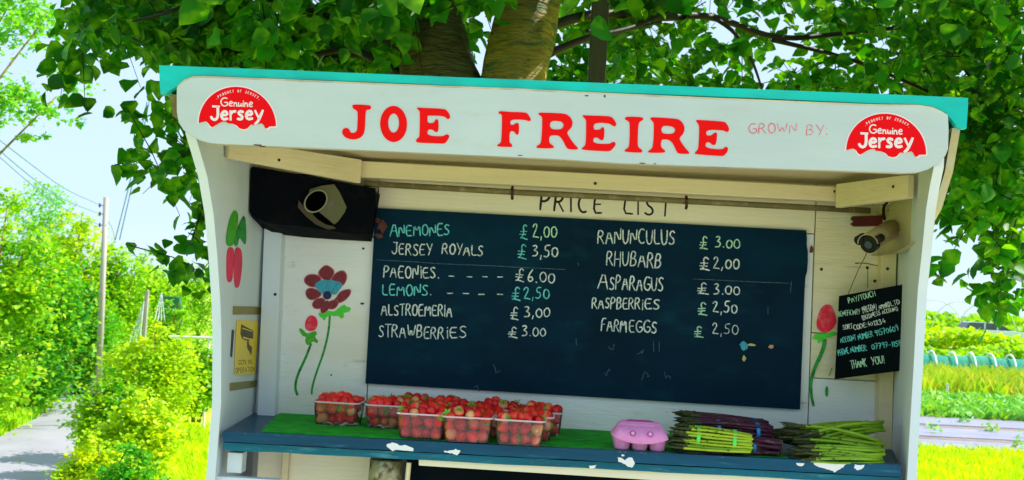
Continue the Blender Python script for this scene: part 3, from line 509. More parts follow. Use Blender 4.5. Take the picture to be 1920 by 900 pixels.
def spart(name, mat, loops, off, parent=sg, th=.0006):
    mb = MB(); mb.poly([[onpanel(x, y, off) for x, y in lp] for lp in loops], NX, th); o = mb.build(name, mat, None); attach(o, parent); return o
z7 = lambda pts: Z(pts, 430, 560, 5)
spart('sign_plate', 'sign_yellow', [z7([p[:2] for p in chaikin([Vector((x,y,0)) for x, y in [(75,200),(262,205),(268,215),(240,700),(232,712),(52,715),(45,705),(66,208)]],True,1)])], .002, th=.001)
spart('camera_symbol', 'sign_brown', [z7([(112,240),(222,300),(220,375),(112,380),(102,340)][:2]+[(222,375),(185,372),(185,400),(165,395),(120,375),(104,330)])], .0032)
spart('camera_symbol', 'sign_grey', [z7([(135,300),(210,325),(212,368),(150,340)])], .0042)
spart('camera_symbol', 'sign_yellow', [z7([(122,272),(215,305),(214,312),(122,282)])], .0044); spart('camera_symbol', 'sign_yellow', [z7([(125,355),(210,378),(205,390),(130,372)])], .0044)
spart('camera_symbol', 'sign_brown', [z7([(165,400),(180,402),(185,430),(205,450),(212,450),(205,530),(190,500),(165,460)])], .0032)
for lp, mt in (([(35,70),(260,75),(318,95),(312,140),(250,150),(35,150)],'tape'), ([(5,790),(275,762),(275,825),(5,865)],'tape'), ([(25,290),(45,295),(25,550),(8,540)],'tape_dark'), ([(290,335),(312,335),(300,575),(282,565)],'tape_red')): spart('tape_strip', mt, [z7(lp)], .0012)
mbs = MB()
for txt, x0, y0, x1, y1, h in (('CCTV',88,615,160,613,38),('IN',180,612,212,610,38),('OPERATION',60,695,240,680,42)):
    for Q in strokes(txt, *Z([(x0,y0)],430,560,5)[0], *Z([(x1,y1)],430,560,5)[0], h/5, .14, .0, 0): mbs.ribbon([onpanel(p.x, p.y, .0031) for p in Q], .0022, NX, .0004)
attach(mbs.build('sign_lettering', 'sign_brown', None), sg)

# ---------------------------------------------------------------- counter
mb = MB(); mb.hexa([(-.782,YF+.022,1.232),(.852,YF+.022,1.232),(.852,YF+.022,ZS-.001),(-.782,YF+.022,ZS-.001)], [(-.818,-.001,1.232),(.962,-.001,1.232),(.962,-.001,ZS-.001),(-.818,-.001,ZS-.001)]); part(mb, 'counter_top', 'blue_paint')
sl = onY(417, 809, YF); 
def strip_board(name, mat, y_top, y_bot, yf, th, seed):
    random.seed(seed); mb = MB(); n = 40; xs = [417+(1690-417)*i/n for i in range(n+1)]
    tl = lambda x: y_top(x); q = []
    for i, x in enumerate(xs):
        w = random.uniform(-.7,.7) if 0 < i < n else 0; a = onY(x, y_top(x), yf); b = onY(x, y_bot(x)+w, yf); q.append((a, b))
    V = []
    for a, b in q: V += [a, b, a+Vector((0,th,0)), b+Vector((0,th,0))]
    F2 = []
    for i in range(n): o = i*4; F2 += [(o+1,o+5,o+4,o),(o,o+4,o+6,o+2),(o+3,o+7,o+5,o+1),(o+2,o+6,o+7,o+3)]
    F2 += [(0,2,3,1),(n*4+1,n*4+3,n*4+2,n*4)]
    mb.add(V, F2); return part(mb, name, mat)
lt = lambda x: 809+(872-809)*(x-417)/(1273)
sb = strip_board('counter_edge_board', 'blue_paint', lt, lambda x: lt(x)+19+3.5*(x-417)/1273, YF, .022, 1)
sb2 = strip_board('counter_edge_board', 'blue_lower', lambda x: lt(x)+20.5+3.5*(x-417)/1273, lambda x: lt(x)+34.5+2*(x-417)/1273, YF+.004, .018, 2)
mb = MB()
def ragged_(lp):
    out = []
    for i in range(len(lp)):
        (x0,y0), (x1,y1) = lp[i], lp[(i+1)%len(lp)]
        for k in range(3): t = k/3; out.append(onY(x0+(x1-x0)*t+random.uniform(-1.1,1.1), y0+(y1-y0)*t+1.2+random.uniform(-.9,.9), YF))
    return out
for nm_, xs in (('f',[[(724,832),(735,828),(742,830),(750,834),(762,833),(775,838),(775,845),(760,843),(748,842),(736,844),(726,838)], [(831,845),(843,844),(855,841),(864,845),(856,852),(848,849),(838,847)], [(1158,857),(1166,858),(1172,862),(1178,856),(1187,858),(1191,868),(1186,875),(1178,874),(1170,868),(1160,864)], [(1165,851),(1171,852),(1170,855),(1166,854)], [(1493,866.6),(1508,867),(1507,871),(1499,873),(1494,870)], [(1524,867),(1586,869),(1581,875),(1571,880),(1565,884),(1560,881),(1551,879),(1545,876),(1530,873)], [(1602,870),(1620,871),(1617,877),(1606,881),(1602,876)], [(1105,872),(1118,871),(1116,876),(1106,877)]]),):
    for lp in xs: mb = MB(); mb.poly([ragged_(lp)], NF, .0007); part(mb, 'peeled_paint', 'flake')
random.seed(11); mb = MB()
for i in range(46):
    x = random.uniform(430, 1680); y = lt(x)+random.choice([.6,.6,26,28,30])+random.uniform(-.3,1.5); w = random.uniform(1.5,7); yp = YF if y-lt(x) < 10 else YF+.004
    lp = [(x,y),(x+w*.5,y-.7),(x+w,y+.2),(x+w*.9,y+1.0),(x+w*.4,y+.8)]
    mb.poly([[onY(a, b_+(.4 if y-lt(x) < 10 else 0), yp) for a, b_ in lp]], NF, .0005)
part(mb, 'scuff_marks', 'chalk_smear')['kind'] = 'stuff'; random.seed(5)
# below the counter
mb = MB(); mb.box((-.775,-.372,1.15), (-.738,-.33,1.2)); part(mb, 'bracket_block', 'panel_white', bevel=.002)
mb = MB(); mb.box((-.80,-.385,1.118), (-.64,-.36,1.142)); part(mb, 'cross_rail', 'panel_white', bevel=.002)
mb = MB(); mb.box((-.66,-.22,.3), (-.40,-.20,1.228)); part(mb, 'lower_panel', 'strip_cream', bevel=.002)
mb = MB(); mb.box((-.745,-.20,.3), (-.66,-.18,1.228)); part(mb, 'lower_panel', 'strip_cream', bevel=.002)
mb = MB(); mb.box((-.672,-.235,.3), (-.655,-.221,1.228)); part(mb, 'batten', 'cream_wood', bevel=.002)
mb = MB(); a = [onY(785,860,YF+.012),onY(1690,905,YF+.012),onY(1690,930,YF+.012),onY(785,873,YF+.012)]; mb.hexa([a[3],a[2],a[1],a[0]], [v+Vector((0,.03,0)) for v in (a[3],a[2],a[1],a[0])]); part(mb, 'under_rail', 'strip_cream', bevel=.002)
mb = MB(); mb.box((-.335,-.345,.3), (.84,-.33,1.225)); part(mb, 'dark_front_panel', 'small_slate')
mb = MB(); random.seed(4)
mb.tube([(-.385+random.uniform(-.002,.002),-.345,z) for z in (.3,.7,1.0,1.1,1.16,1.2)], [.043,.042,.041,.043,.041,.040], 14); part(mb, 'support_log', 'stump', smooth=True)
mb = MB(); mb.tube([(-.338,-.372,.3),(-.333,-.374,1.0),(-.325,-.375,1.2)], .006, 6); part(mb, 'support_stake', 'cream_wood')

# ---------------------------------------------------------------- things on and in the stall
# chalkboard
bc = [(704,390),(1513,432),(1509,600),(1500,768),(685,719)]
cb = empty('chalkboard', (0.1, -.012, 1.6), 'large dark blue chalkboard with the hand written price list on the back wall', 'chalkboard')
def cpart(o): attach(o, cb); return o
YB = -.014
tl_, tr_, br_, bl_ = [onY(x, y, YB) for x, y in ((704,390),(1513,432),(1500,768),(685,719))]
mb = MB(); rt = [tr_+(br_-tr_)*f+Vector((w,0,0)) for f, w in ((0,-.002),(.04,.001),(.08,.001),(.12,.005),(.17,.006),(.23,.005),(.26,.001),(.34,0),(.6,0),(1,0))]
mb.poly([[bl_+Vector((0,.0125,0)), *[p+Vector((0,.0125,0)) for p in rt[::-1]], tl_+Vector((0,.0125,0))]], NF, .0125); cpart(mb.build('board', 'slate', None))
pb = lambda x, y: onY(x, y, YB-.0002)
W1 = lambda lst, mat, w=2.6, jit=.05: words(lst, 'chalk_writing', mat, pb, NF, 668, w, h=.0005, jit=jit, gap=.15, parent=cb)
random.seed(21)
W1([('A',731,442,746,443,28),('NEMONES',748,443,843,441,21)], 'chalk_teal')
W1([('£',974,447,989,448,27)], 'chalk_teal'); W1([('2,00',999,445,1044,445,25)], 'chalk_green')
W1([('JERSEY',735,477,810,479,21),('ROYALS',829,476,905,480,20)], 'chalk_white')
W1([('£',969,484,986,486,27)], 'chalk_teal'); W1([('3,50',998,481,1046,482,22)], 'chalk_white')
W1([('PAEON',719,519,784,522,22),('iES',789,522,817,521,20),('.',821,520,824,521,16)]+[('-',x-6,y+6,x+6,y+6.5,12) for x, y in ((846,516),(880,517.5),(909,518),(937,518))], 'chalk_white')
W1([('£',965,527,982,529,24),('6.00',989,528,1040,530,22)], 'chalk_white')
W1([('LEMONS',717,553,802,555,20)], 'chalk_teal'); W1([('.',806,552,809,553,14)]+[('-',x-6,y+6,x+7,y+6,12) for x, y in ((843,549),(873,549),(902,550),(937,551))], 'chalk_white')
W1([('£',959,562,975,563,24),('2,50',982,560,1030,560,22)], 'chalk_teal')
W1([('ALSTROEMERIA',715,591,848,593,21),('£',956,598,972,599,26),('3,00',983,594,1031,595,20)], 'chalk_white')
W1([('STRAWBERR',710,631,832,635,22),('iES',838,635,875,634,21)], 'chalk_white'); W1([('£',952,632,970,633,22),('3.00',979,630,1023,631,19)], 'chalk_white')
W1([('RANUNCULUS',1121,456,1265,459,26)], 'chalk_white'); W1([('£',1311,466,1327,467,25)], 'chalk_green'); W1([('3.00',1341,464,1387,466,20)], 'chalk_green')
W1([('RHUBARB',1137,497,1240,502,26)], 'chalk_white'); W1([('£',1311,506,1330,507,25),('2,00',1337,503,1386,505,21)], 'chalk_white')
W1([('A',1121,541,1140,543,34),('SPARAGUS',1143,543,1243,546,26),('£',1307,551,1328,551,22),('3.00',1338,551,1387,552,20)], 'chalk_white')
W1([('RASPBERR',1110,578,1200,580,20),('iES',1204,580,1237,580,20)], 'chalk_white'); W1([('£',1308,591,1326,591,25)], 'chalk_green'); W1([('2,50',1336,586,1382,587,21)], 'chalk_white')
W1([('FARM',1127,619,1174,622,23),('EGGS',1180,623,1231,624,22)], 'chalk_white'); W1([('£',1301,633,1318,633,23)], 'chalk_green'); W1([('2,50',1335,626,1384,627,20)], 'chalk_white', 1.8)
for k in range(7):
    x0, y0 = random.choice([(random.uniform(715,900), random.uniform(645,690)), (random.uniform(1060,1300), random.uniform(640,720)), (random.uniform(700,1480), random.uniform(560,745))]); mb = MB()
    Q = [Vector((x0+i*random.uniform(2,5), y0+random.uniform(-9,9), 0)) for i in range(5)]; mb.ribbon([pb(p.x, p.y) for p in chaikin(Q, False, 1)], .003, NF, .0003); cpart(mb.build('rubbed_chalk', 'chalk_faint', None))
for x0,y0,x1,y1 in ((705,487,860,496),(860,496,1060,505),(1300,523,1480,531),(1484,528,1482,548),(1084,493,1085,498),(1080,635,1081,646),(1225,640,1226,660),(1236,640,1236,658),(1440,575,1440,590)):
    mb = MB(); mb.ribbon([onY(x0+(x1-x0)*i/8, y0+(y1-y0)*i/8+random.uniform(-.6,.6), YB-.0002) for i in range(9)], .0016, NF, .0003)
    cpart(mb.build('chalk_smear', 'chalk_smear', None))
def spot(name, mat, x, y, rx, ry, n=9):
    mb = MB(); mb.poly([[onY(x+rx*cos(t)*random.uniform(.5,1.3), y+ry*sin(t)*random.uniform(.5,1.3), YB-.0002) for t in [2*pi*i/n for i in range(n)]]], NF, .0006); cpart(mb.build(name, mat, None))
spot('paint_splash', 'anemone_blue', 1393, 648, 8, 8); spot('paint_splash', 'spot_yellow', 1410, 647, 8, 3); spot('paint_splash', 'spot_orange', 1446, 650, 5, 4); spot('paint_splash', 'spot_yellow', 1395, 672, 3.5, 6)
spot('rust_stain', 'rust_mark', 716, 425, 9, 12); spot('rust_stain', 'rust_mark', 712, 442, 9, 4); spot('rust_stain', 'rust_mark', 708, 413, 6, 5)

# small notice board hanging across the corner
q = [onY(1573,555,-.06), onY(1710,530,-.16), onY(1705,693,-.16), onY(1565,711,-.06)]
ndN = (q[1]-q[0]).cross(q[3]-q[0]).normalized(); ndN = ndN if ndN.y < 0 else -ndN
nb = empty('notice_board', q[0], 'small black board with chalked payment details hanging tilted by the right post', 'notice board')
mb = MB(); mb.poly([[p-ndN*.008 for p in (q[3],q[2],q[1],q[0])]], ndN, .008); attach(mb.build('board', 'small_slate', None), nb)
pn = lambda x, y: onP(x, y, q[0]+ndN*.0003, ndN)
zA = lambda x, y: (1565+x/11.25, 540+y/11.25); zB = lambda x, y: (1565+x/10, 610+y/10)
def nw(lst, mat, f, sc, w=1.5):
    L2 = [(t, *f(x0,y0), *f(x1,y1), h/sc) for t,x0,y0,x1,y1,h in lst]; words(L2, 'chalk_writing', mat, pn, ndN, 1985/2.87, w, h=.0004, jit=.03, gap=.14, parent=nb)
nw([('PAY/TOUCH',300,320,870,165,110)], 'chalk_green', zA, 11.25)
nw([('BENEFICIARY',80,600,540,545,105)], 'chalk_green', zA, 11.25, 1.3); nw([('PREGON',605,530,860,455,130),('/',880,460,910,450,120),('AMARO',940,450,1170,390,100),('LTD',1200,385,1380,330,100)], 'chalk_white', zA, 11.25, 1.4)
nw([('(BUSINESS',590,680,970,560,95),('ACCOUNT)',1010,550,1340,470,85)], 'chalk_white', zA, 11.25, 1.3)
nw([('SORT',180,880,380,850,100),('CODE:',410,885,690,820,100),('40',700,800,805,790,90),('22',840,795,930,765,95),('34',950,775,1080,730,100)], 'chalk_white', zA, 11.25)
nw([('ACCOUNT',115,330,405,270,100),('NUMBER',450,275,725,205,110),('91570609',770,205,1200,90,110)], 'chalk_teal', zB, 10)
nw([('PHONE',75,570,270,520,110),('NUMBER:',305,510,610,470,110),('07797-11581',700,450,1290,380,105)], 'chalk_teal', zB, 10, 1.6)
nw([('THANK',315,810,600,765,150),('YOU!',700,740,940,705,140)], 'chalk_green', zB, 10, 2.0)
def cord(pts, r, name, mat, parent):
    mb = MB(); mb.tube(chaikin(pts, False, 1), r, 5); o = mb.build(name, mat, None, smooth=True); attach(o, parent); return o
cord([onY(1590,552,-.075), onY(1600,528,-.07), onY(1612,500,-.06), onY(1624,478,-.045), onY(1640,440,-.01)], .0012, 'hanging_cord', 'rail_metal', nb)
cord([onY(1692,541,-.14), onY(1699,512,-.13), onY(1694,480,-.11), onY(1700,455,-.09)], .0012, 'hanging_cord', 'rail_metal', nb)

# CCTV camera
Pf = onY(1633,456,-.245); Pb = onY(1688,422,-.12); ax = (Pb-Pf).normalized()
cc = empty('security_camera', Pb, 'cream bullet security camera with black lens mounted high on the right post', 'security camera')
mb = MB(); mb.tube([Pf, Pf+ax*.004, Pb-ax*.004, Pb], [.0205,.0215,.0215,.017], 20); attach(mb.build('body', 'cctv_cream', None, smooth=False), cc)
up_ = Vector((0,0,1)); sd_ = ax.cross(up_).normalized(); up2 = sd_.cross(ax)
if up2.z < 0: up2 = -up2
mb = MB(); hp = []
for e0 in (-.018, .125):
    for j in range(9): t = pi*j/8; hp.append(Pf+ax*e0*1.0+sd_*cos(t)*.026+up2*(sin(t)*.024+.003))
mb.add(hp, [(j,j+1,9+j+1,9+j) for j in range(8)]); o = mb.build('sun_shield', 'cctv_cream', None, smooth=True); md = o.modifiers.new('s','SOLIDIFY'); md.thickness = .002; attach(o, cc)
mb = MB(); mb.tube([Pf-ax*.014, Pf+ax*.004], [.0225,.0235], 20); mb.tube([Pf-ax*.016-sd_*.024+up2*.012, Pf+ax*.01-sd_*.024+up2*.012], .013, 14); mb.tube([Pf-ax*.016+sd_*.024+up2*.012, Pf+ax*.01+sd_*.024+up2*.012], .011, 14); attach(mb.build('lens_housing', 'cctv_black', None), cc)
mb = MB(); mb.tube([Pf-ax*.0165, Pf-ax*.013], .010, 16); attach(mb.build('lens', 'car_glass', None), cc)
Pm = onY(1684,412,-.09); Pt = onY(1683,392,-.075)
mb = MB(); mb.tube([onY(1684,432,-.11), onY(1684,420,-.09), Pt], [.013,.016,.016], 14); attach(mb.build('mount_arm', 'conduit', None, smooth=True), cc)
mb = MB(); mb.tube([onY(1672,385,-.09), onY(1700,378,-.075)], [.014,.016], 12); mb.tube([onY(1694,370,-.065), onY(1698,395,-.065)], .015, 12); attach(mb.build('mount_base', 'conduit', None), cc)
cord([onY(1686,378,-.10), onY(1672,372,-.105), onY(1660,380,-.10), onY(1655,398,-.085), onY(1660,415,-.06), onY(1667,405,-.05)], .0045, 'cable', 'cctv_black', cc)
cord([onY(1668,392,-.09), onY(1674,405,-.08), onY(1664,420,-.07), onY(1650,430,-.05)], .006, 'cable', 'cctv_black', cc)
cord([onY(1650,372,-.07), onY(1640,385,-.06), onY(1625,378,-.05), onY(1610,382,-.05)], .003, 'cable', 'cctv_black', cc)
cord([onY(1688,428,-.10), onY(1690,445,-.08), onY(1700,460,-.07), onY(1706,480,-.06)], .002, 'cable', 'rail_metal', cc)
mb = MB(); a = [(1597,406),(1655,404),(1655,424),(1600,425),(1593,420),(1600,416),(1594,411)]
mb.poly([[onY(x, y, -.03) for x, y in a]], NF, .012); attach(mb.build('broken_red_bracket', 'dark_red_wood', None), cc)
mb = MB(); mb.box((.966,-.075,1.80), (.972,-.045,1.90)); mb.poly([[onY(x, y, -.045) for x, y in ((1707,388),(1711,388),(1709,475),(1703,475))]], NF, .004); part(mb, 'rusty_strap', 'dark_red_wood')

# black speaker box in the left corner
bx = empty('speaker_box', (-.65,-.1,1.85), 'black box with a broken round opening under the left end of the beam', 'box')
def bxp(px, py, off=0):  # front face: left end nearer
    a = Vector((-.79,-.175,0)); b_ = Vector((-.49,-.075,0)); n_ = Vector(((b_-a).y,-(b_-a).x,0)).normalized(); return onP(px, py, a+n_*off, n_)
nB = Vector((.1,-.3,0)).normalized()
front = [(470,316),(474,312),(520,320),(704,353),(705,360),(698,440),(640,436),(560,424),(510,420),(492,414),(470,402),(468,396)]
low = [(469,412),(482,424),(512,437),(545,440),(600,446),(696,452)]
F3 = [bxp(x, y) for x, y in front]
mb = MB(); mb.poly([[p-nB*.0 for p in F3]], nB, .001)
fb = [bxp(x, y) for x, y in ((468,396),(470,402),(492,414),(510,420),(560,424),(640,436),(698,440))]; lb = [onY(x, y, -.02 if i else -.03) for i, (x, y) in enumerate([(467,411),(480,423),(512,438),(528,440),(570,445),(640,450),(697,453)])]
mb.add(fb+lb, [(i,i+1,i+8,i+7) for i in range(6)])
tb = [bxp(x, y) for x, y in ((474,312),(520,320),(704,353))]; tb2 = [Vector((p.x-.0, -.006, p.z+.004)) for p in tb]
mb.add(tb+tb2, [(0,1,4,3),(1,2,5,4)])
rb = [bxp(705,360), bxp(698,440)]; mb.add([rb[0],rb[1],onY(697,453,-.02),Vector((rb[0].x,-.006,rb[0].z))], [(0,1,2,3)])
lf = [bxp(470,316), bxp(468,396)]; mb.add([lf[0],lf[1],onY(467,411,-.03),Vector((lf[0].x-.004,-.03,lf[0].z))], [(0,1,2,3)])
attach(mb.build('casing', 'black_plastic', None, smooth=False), bx)
zc = lambda pts: [(460+x/5.292, 300+y/5.292) for x, y in pts]
mb = MB(); mb.poly([[bxp(x, y, .006) for x, y in zc([(640,290),(760,255),(880,240),(935,320),(1005,470),(985,520),(920,610),(880,640),(740,525),(680,480),(600,420)])]], nB, .004); attach(mb.build('torn_card', 'card', None, bevel=.001), bx)
ring = [bxp(x, y, .017) for x, y in zc(ell(700,408,132,100,26,-.75))]; ctr = sum(ring, Vector())/26
mb = MB(); inn = [ctr+(p-ctr)*.88 for p in ring]; back = [p-nB*.016 for p in ring]; ib = [p-nB*.05+Vector((0,.0,0)) for p in inn]
mb.add(ring+inn+back, [(i,(i+1)%26,26+(i+1)%26,26+i) for i in range(26)]+[(i,52+i,52+(i+1)%26,(i+1)%26) for i in range(26)]); attach(mb.build('tube_ring', 'tube_rim', None), bx)
mb = MB(); hole = [ctr+(p-ctr)*.87-nB*.0005 for p in ring]; deep = [ctr+(p-ctr)*.87-nB*.003 for p in ring]
mb.add(hole+deep, [(i,(i+1)%26,26+(i+1)%26,26+i) for i in range(26)]+[tuple(range(26,52))]); attach(mb.build('tube_dark_cap', 'tube_black', None), bx)  # black cap just inside the ring stands in for the tube's dark depth
mb = MB(); mb.poly([[bxp(x, y, .0075) for x, y in zc([(560,440),(620,500),(740,590),(860,650),(900,680),(820,690),(700,640),(600,560),(520,470),(530,400)])]], nB, .003); attach(mb.build('torn_flap', 'brown_dirty', None), bx)
mb = MB(); mb.poly([[bxp(x, y, .0125) for x, y in zc([(700,520),(760,560),(840,620),(870,655),(800,640),(720,590),(670,540)])]], nB, .002); attach(mb.build('torn_flap', 'tube_black', None), bx)

# artificial grass mat
mb = MB(); e1 = [onZ(495,809,ZS+.004),onZ(512,797,ZS+.004),onZ(528,781,ZS+.004)]
mt = [(-.69,YF+.024),(-.70,-.33),(-.715,-.22),(-.730,-.1),(-.742,-.008),(-.4,-.004),(-.1,-.006),(.3,-.003),(.60,-.006),(.605,-.2),(.60,YF+.024)]
mb.poly([[Vector((x,y,ZS)) for x, y in mt]], Vector((0,0,1)), .004); mat_o = mb.build('turf_mat', 'turf', None); tag(mat_o, 'bright green artificial grass mat spread over the counter', 'mat')

# ================================================================ GOODS ON THE COUNTER
ZT = ZS+.0042
def berry_mesh(seed):
    rs = random.Random(seed); mb = MB(); nr, ns = 7, 9; r = .0125; L = .030; vs = [(0,0,L*.5)]
    for i in range(1, nr):
        t = i/nr; rad = r*(math.sin(pi*min(1,t**.72))**.75)*(1.06 if t < .5 else .98)
        for j in range(ns): a = 2*pi*j/ns; k = 1+rs.uniform(-.07,.07); vs.append((rad*k*cos(a), rad*k*sin(a), L*(.5-t)))
    vs.append((0,0,-L*.5)); fs = [(0,1+j,1+(j+1)%ns) for j in range(ns)]
    for i in range(nr-2): fs += [(1+i*ns+j, 1+(i+1)*ns+j, 1+(i+1)*ns+(j+1)%ns, 1+i*ns+(j+1)%ns) for j in range(ns)]
    e = len(vs)-1; fs += [(e, 1+(nr-2)*ns+(j+1)%ns, 1+(nr-2)*ns+j) for j in range(ns)]
    mb.add(vs, fs); me = bpy.data.meshes.new('strawberry'); me.from_pydata(mb.v, [], mb.f); me.materials.append(MAT['strawberry']); me.polygons.foreach_set('use_smooth', [True]*len(me.polygons)); return me
berries = [berry_mesh(k) for k in range(5)]
mb = MB(); vs = [(0,0,.0165)]; 
for j in range(7):
    a = 2*pi*j/7; b_ = a+.35; c_ = a-.35
    o = len(mb.v); mb.add([(0,0,.0165),(.006*cos(c_),.006*sin(c_),.0165),(.0125*cos(a),.0125*sin(a),.013+.004*(j%2)),(.006*cos(b_),.006*sin(b_),.0165)], [(0,1,2,3)])
mb.tube([(0,0,.015),(.001,.001,.023)], .001, 5)
cal = bpy.data.meshes.new('calyx'); cal.from_pydata(mb.v, [], mb.f); cal.materials.append(MAT['calyx'])
# one punnet shape
def punnet_mesh():
    w, d, h = .125, .098, .060; mb = MB(); n = 4
    def ringz(z, w_, d_, rr):
        P = []
        for cx_, cy_, a0 in ((w_/2-rr,d_/2-rr,0),(-w_/2+rr,d_/2-rr,90),(-w_/2+rr,-d_/2+rr,180),(w_/2-rr,-d_/2+rr,270)):
            for i in range(n+1): a = R(a0+90*i/n); P.append((cx_+rr*cos(a), cy_+rr*sin(a), z))
        return P
    rows = [ringz(0,.104,.080,.010), ringz(.004,.108,.083,.012), ringz(.03,.115,.090,.012), ringz(h,w-.006,d-.005,.014)]; m = len(rows[0]); vs = sum(rows, []); fs = []
    for i in range(3): fs += [(i*m+j, i*m+(j+1)%m, (i+1)*m+(j+1)%m, (i+1)*m+j) for j in range(m)]
    fs.append(tuple(range(m))[::-1]); mb.add(vs, fs)
    body = bpy.data.meshes.new('tub'); body.from_pydata(mb.v, [], mb.f); body.materials.append(MAT['punnet_clear'])
    mb = MB(); rr = [ringz(h-.001,w-.0075,d-.0065,.013), ringz(h+.0015,w-.007,d-.006,.014), ringz(h+.0015,w,d,.016), ringz(h-.0022,w+.001,d+.001,.016)]
    vs = sum(rr, []); fs = []
    for i in range(3): fs += [(i*m+j, i*m+(j+1)%m, (i+1)*m+(j+1)%m, (i+1)*m+j) for j in range(m)]
    mb.add(vs, fs); rim = bpy.data.meshes.new('rim'); rim.from_pydata(mb.v, [], mb.f); rim.materials.append(MAT['punnet_rim'])
    mb = MB()
    for k in range(5): x = -.042+k*.021; mb.add([(x-.0015,-.0425,.006),(x+.0015,-.0425,.006),(x+.0015,-.0462,.05),(x-.0015,-.0462,.05)], [(0,1,2,3)])
    ribm = bpy.data.meshes.new('moulded_rib'); ribm.from_pydata(mb.v, [], mb.f); ribm.materials.append(MAT['punnet_rim'])
    return body, rim, ribm
PB_, PR_, PRIB = punnet_mesh()
PUN = [  # x centre, front y of the base, where, show(lower front, lower right, lower left)
 (-.543,-.213,'leftmost punnet, alone beside the painted anemone stem', 1,1,1),
 (-.405,-.222,'second punnet from the left, behind and left of the front row', 1,0,1),
 (-.352,-.112,'rear punnet behind the second one from the left, against the back wall', 0,0,0),
 (-.298,-.385,'left punnet of the front row, its top heaped red', 1,0,1),
 (-.286,-.280,'middle row punnet behind the left front one', 0,0,0),
 (-.258,-.160,'back row punnet below the word strawberries', 0,0,0),
 (-.186,-.400,'centre punnet of the front row with a bright yellow leaf on its rim', 1,1,1),
 (-.165,-.292,'middle row punnet behind the centre front one', 0,0,0),
 (-.130,-.175,'back row punnet with the tallest heap and a green tipped berry', 0,0,0),
 (-.057,-.405,'right punnet of the front row, pale berries showing through', 1,1,0),
 (-.036,-.298,'middle row punnet behind the right front one', 0,1,0),
 (-.012,-.185,'rear rightmost punnet by the wall', 0,1,0),
]
SHORT = ['leftmost punnet','second punnet from left','rear second left punnet','front left punnet','middle left punnet','back left punnet','front centre punnet','middle centre punnet','back centre punnet','front right punnet','middle right punnet','back right punnet']
random.seed(31); hidden = MB(); nb_ = 0
def place_berry(P, ang, lab, calyx):
    global nb_
    me = random.choice(berries); b = bpy.data.objects.new('strawberry', me); COL.objects.link(b); b.location = P; s_ = random.uniform(.90,1.22); b.scale = (s_,)*3; b.rotation_euler = ang
    tag(b, lab, 'strawberry', 'strawberries in the clear punnets')
    if calyx: c_ = bpy.data.objects.new('calyx', cal); COL.objects.link(c_); c_.parent = b
    nb_ += 1
for pi_, (px_, fy, where, sf_, sr_, sl_) in enumerate(PUN):
    cy_ = fy+.041; zb = ZT if fy > YF+.03 else ZT+.0015; az = random.uniform(-.05,.05)
    p = empty('punnet', (px_, cy_, zb), 'clear '+where, 'punnet', 'clear punnets of strawberries on the counter'); p.rotation_euler.z = az
    for nm_, me in (('tub', PB_), ('rim', PR_)):
        o = bpy.data.objects.new(nm_, me); COL.objects.link(o); o.parent = p
        if nm_ == 'moulded_rib': o['kind'] = 'stuff'
    ra = lambda: (random.uniform(0,6.28), random.uniform(0,6.28), random.uniform(0,6.28))
    M = Matrix.Translation((px_, cy_, zb)) @ Matrix.Rotation(az, 4, 'Z')
    for lay, z in enumerate((.0145, .0385)):
        w_ = .074+lay*.010; d_ = .052+lay*.006
        for i in range(4):
            for j in range(3):
                vis = (j == 0 and sf_) or (i == 3 and sr_ ) or (i == 0 and sl_)
                P = M @ Vector((-w_/2+w_*i/3+random.uniform(-.002,.002), -d_/2+d_*j/2+random.uniform(-.002,.002), z+random.uniform(-.001,.002)))
                if vis: place_berry(P, ra(), ['lowest','second'][lay]+' layer '+['left','centre left','centre right','right'][i]+' '+['front','middle','rear'][j]+' strawberry seen through the '+SHORT[pi_], random.random() < .42)
                elif j < 2 or True:
                    me = random.choice(berries); Rm = Matrix.Translation(P) @ Matrix.Rotation(random.uniform(0,6),4,'X') @ Matrix.Rotation(random.uniform(0,6),4,'Y')
                    hidden.add([Rm @ v.co for v in me.vertices], [tuple(f.vertices) for f in me.polygons])
    hk = 1.5 if 'tallest' in where else 1.0
    for i in range(5):
        for j in range(3):
            x = -.044+.022*i+random.uniform(-.004,.004); y = -.030+.030*j+random.uniform(-.004,.004); dome = (1-(x/.06)**2)*(1-(y/.055)**2)
            z = .056+.013*dome*hk+random.uniform(-.004,.004)
            place_berry(M @ Vector((x, y, z)), ra(), 'heaped '+['far left','left','centre','right','far right'][i]+' '+['front','middle','rear'][j]+' strawberry on top of the '+SHORT[pi_], random.random() < .42)
h_ = hidden.build('strawberry_filling', 'strawberry', None, smooth=True); tag(h_, 'strawberries lying below the top layer inside the clear punnets', 'strawberries', kind='stuff')
mb = MB(); P = Vector((-.236,-.385,ZT+.068))
for k in range(6): a = k*1.05; d = Vector((cos(a),-.3,sin(a))); e = Vector((-sin(a),0,cos(a))); mb.add([P, P+d*.006+e*.003, P+d*.013, P+d*.006-e*.003], [(0,1,2,3)])
o = mb.build('loose_calyx', 'leaf_bright', None); tag(o, 'yellow green strawberry leaf standing on the rim of the centre front punnet', 'leaf')

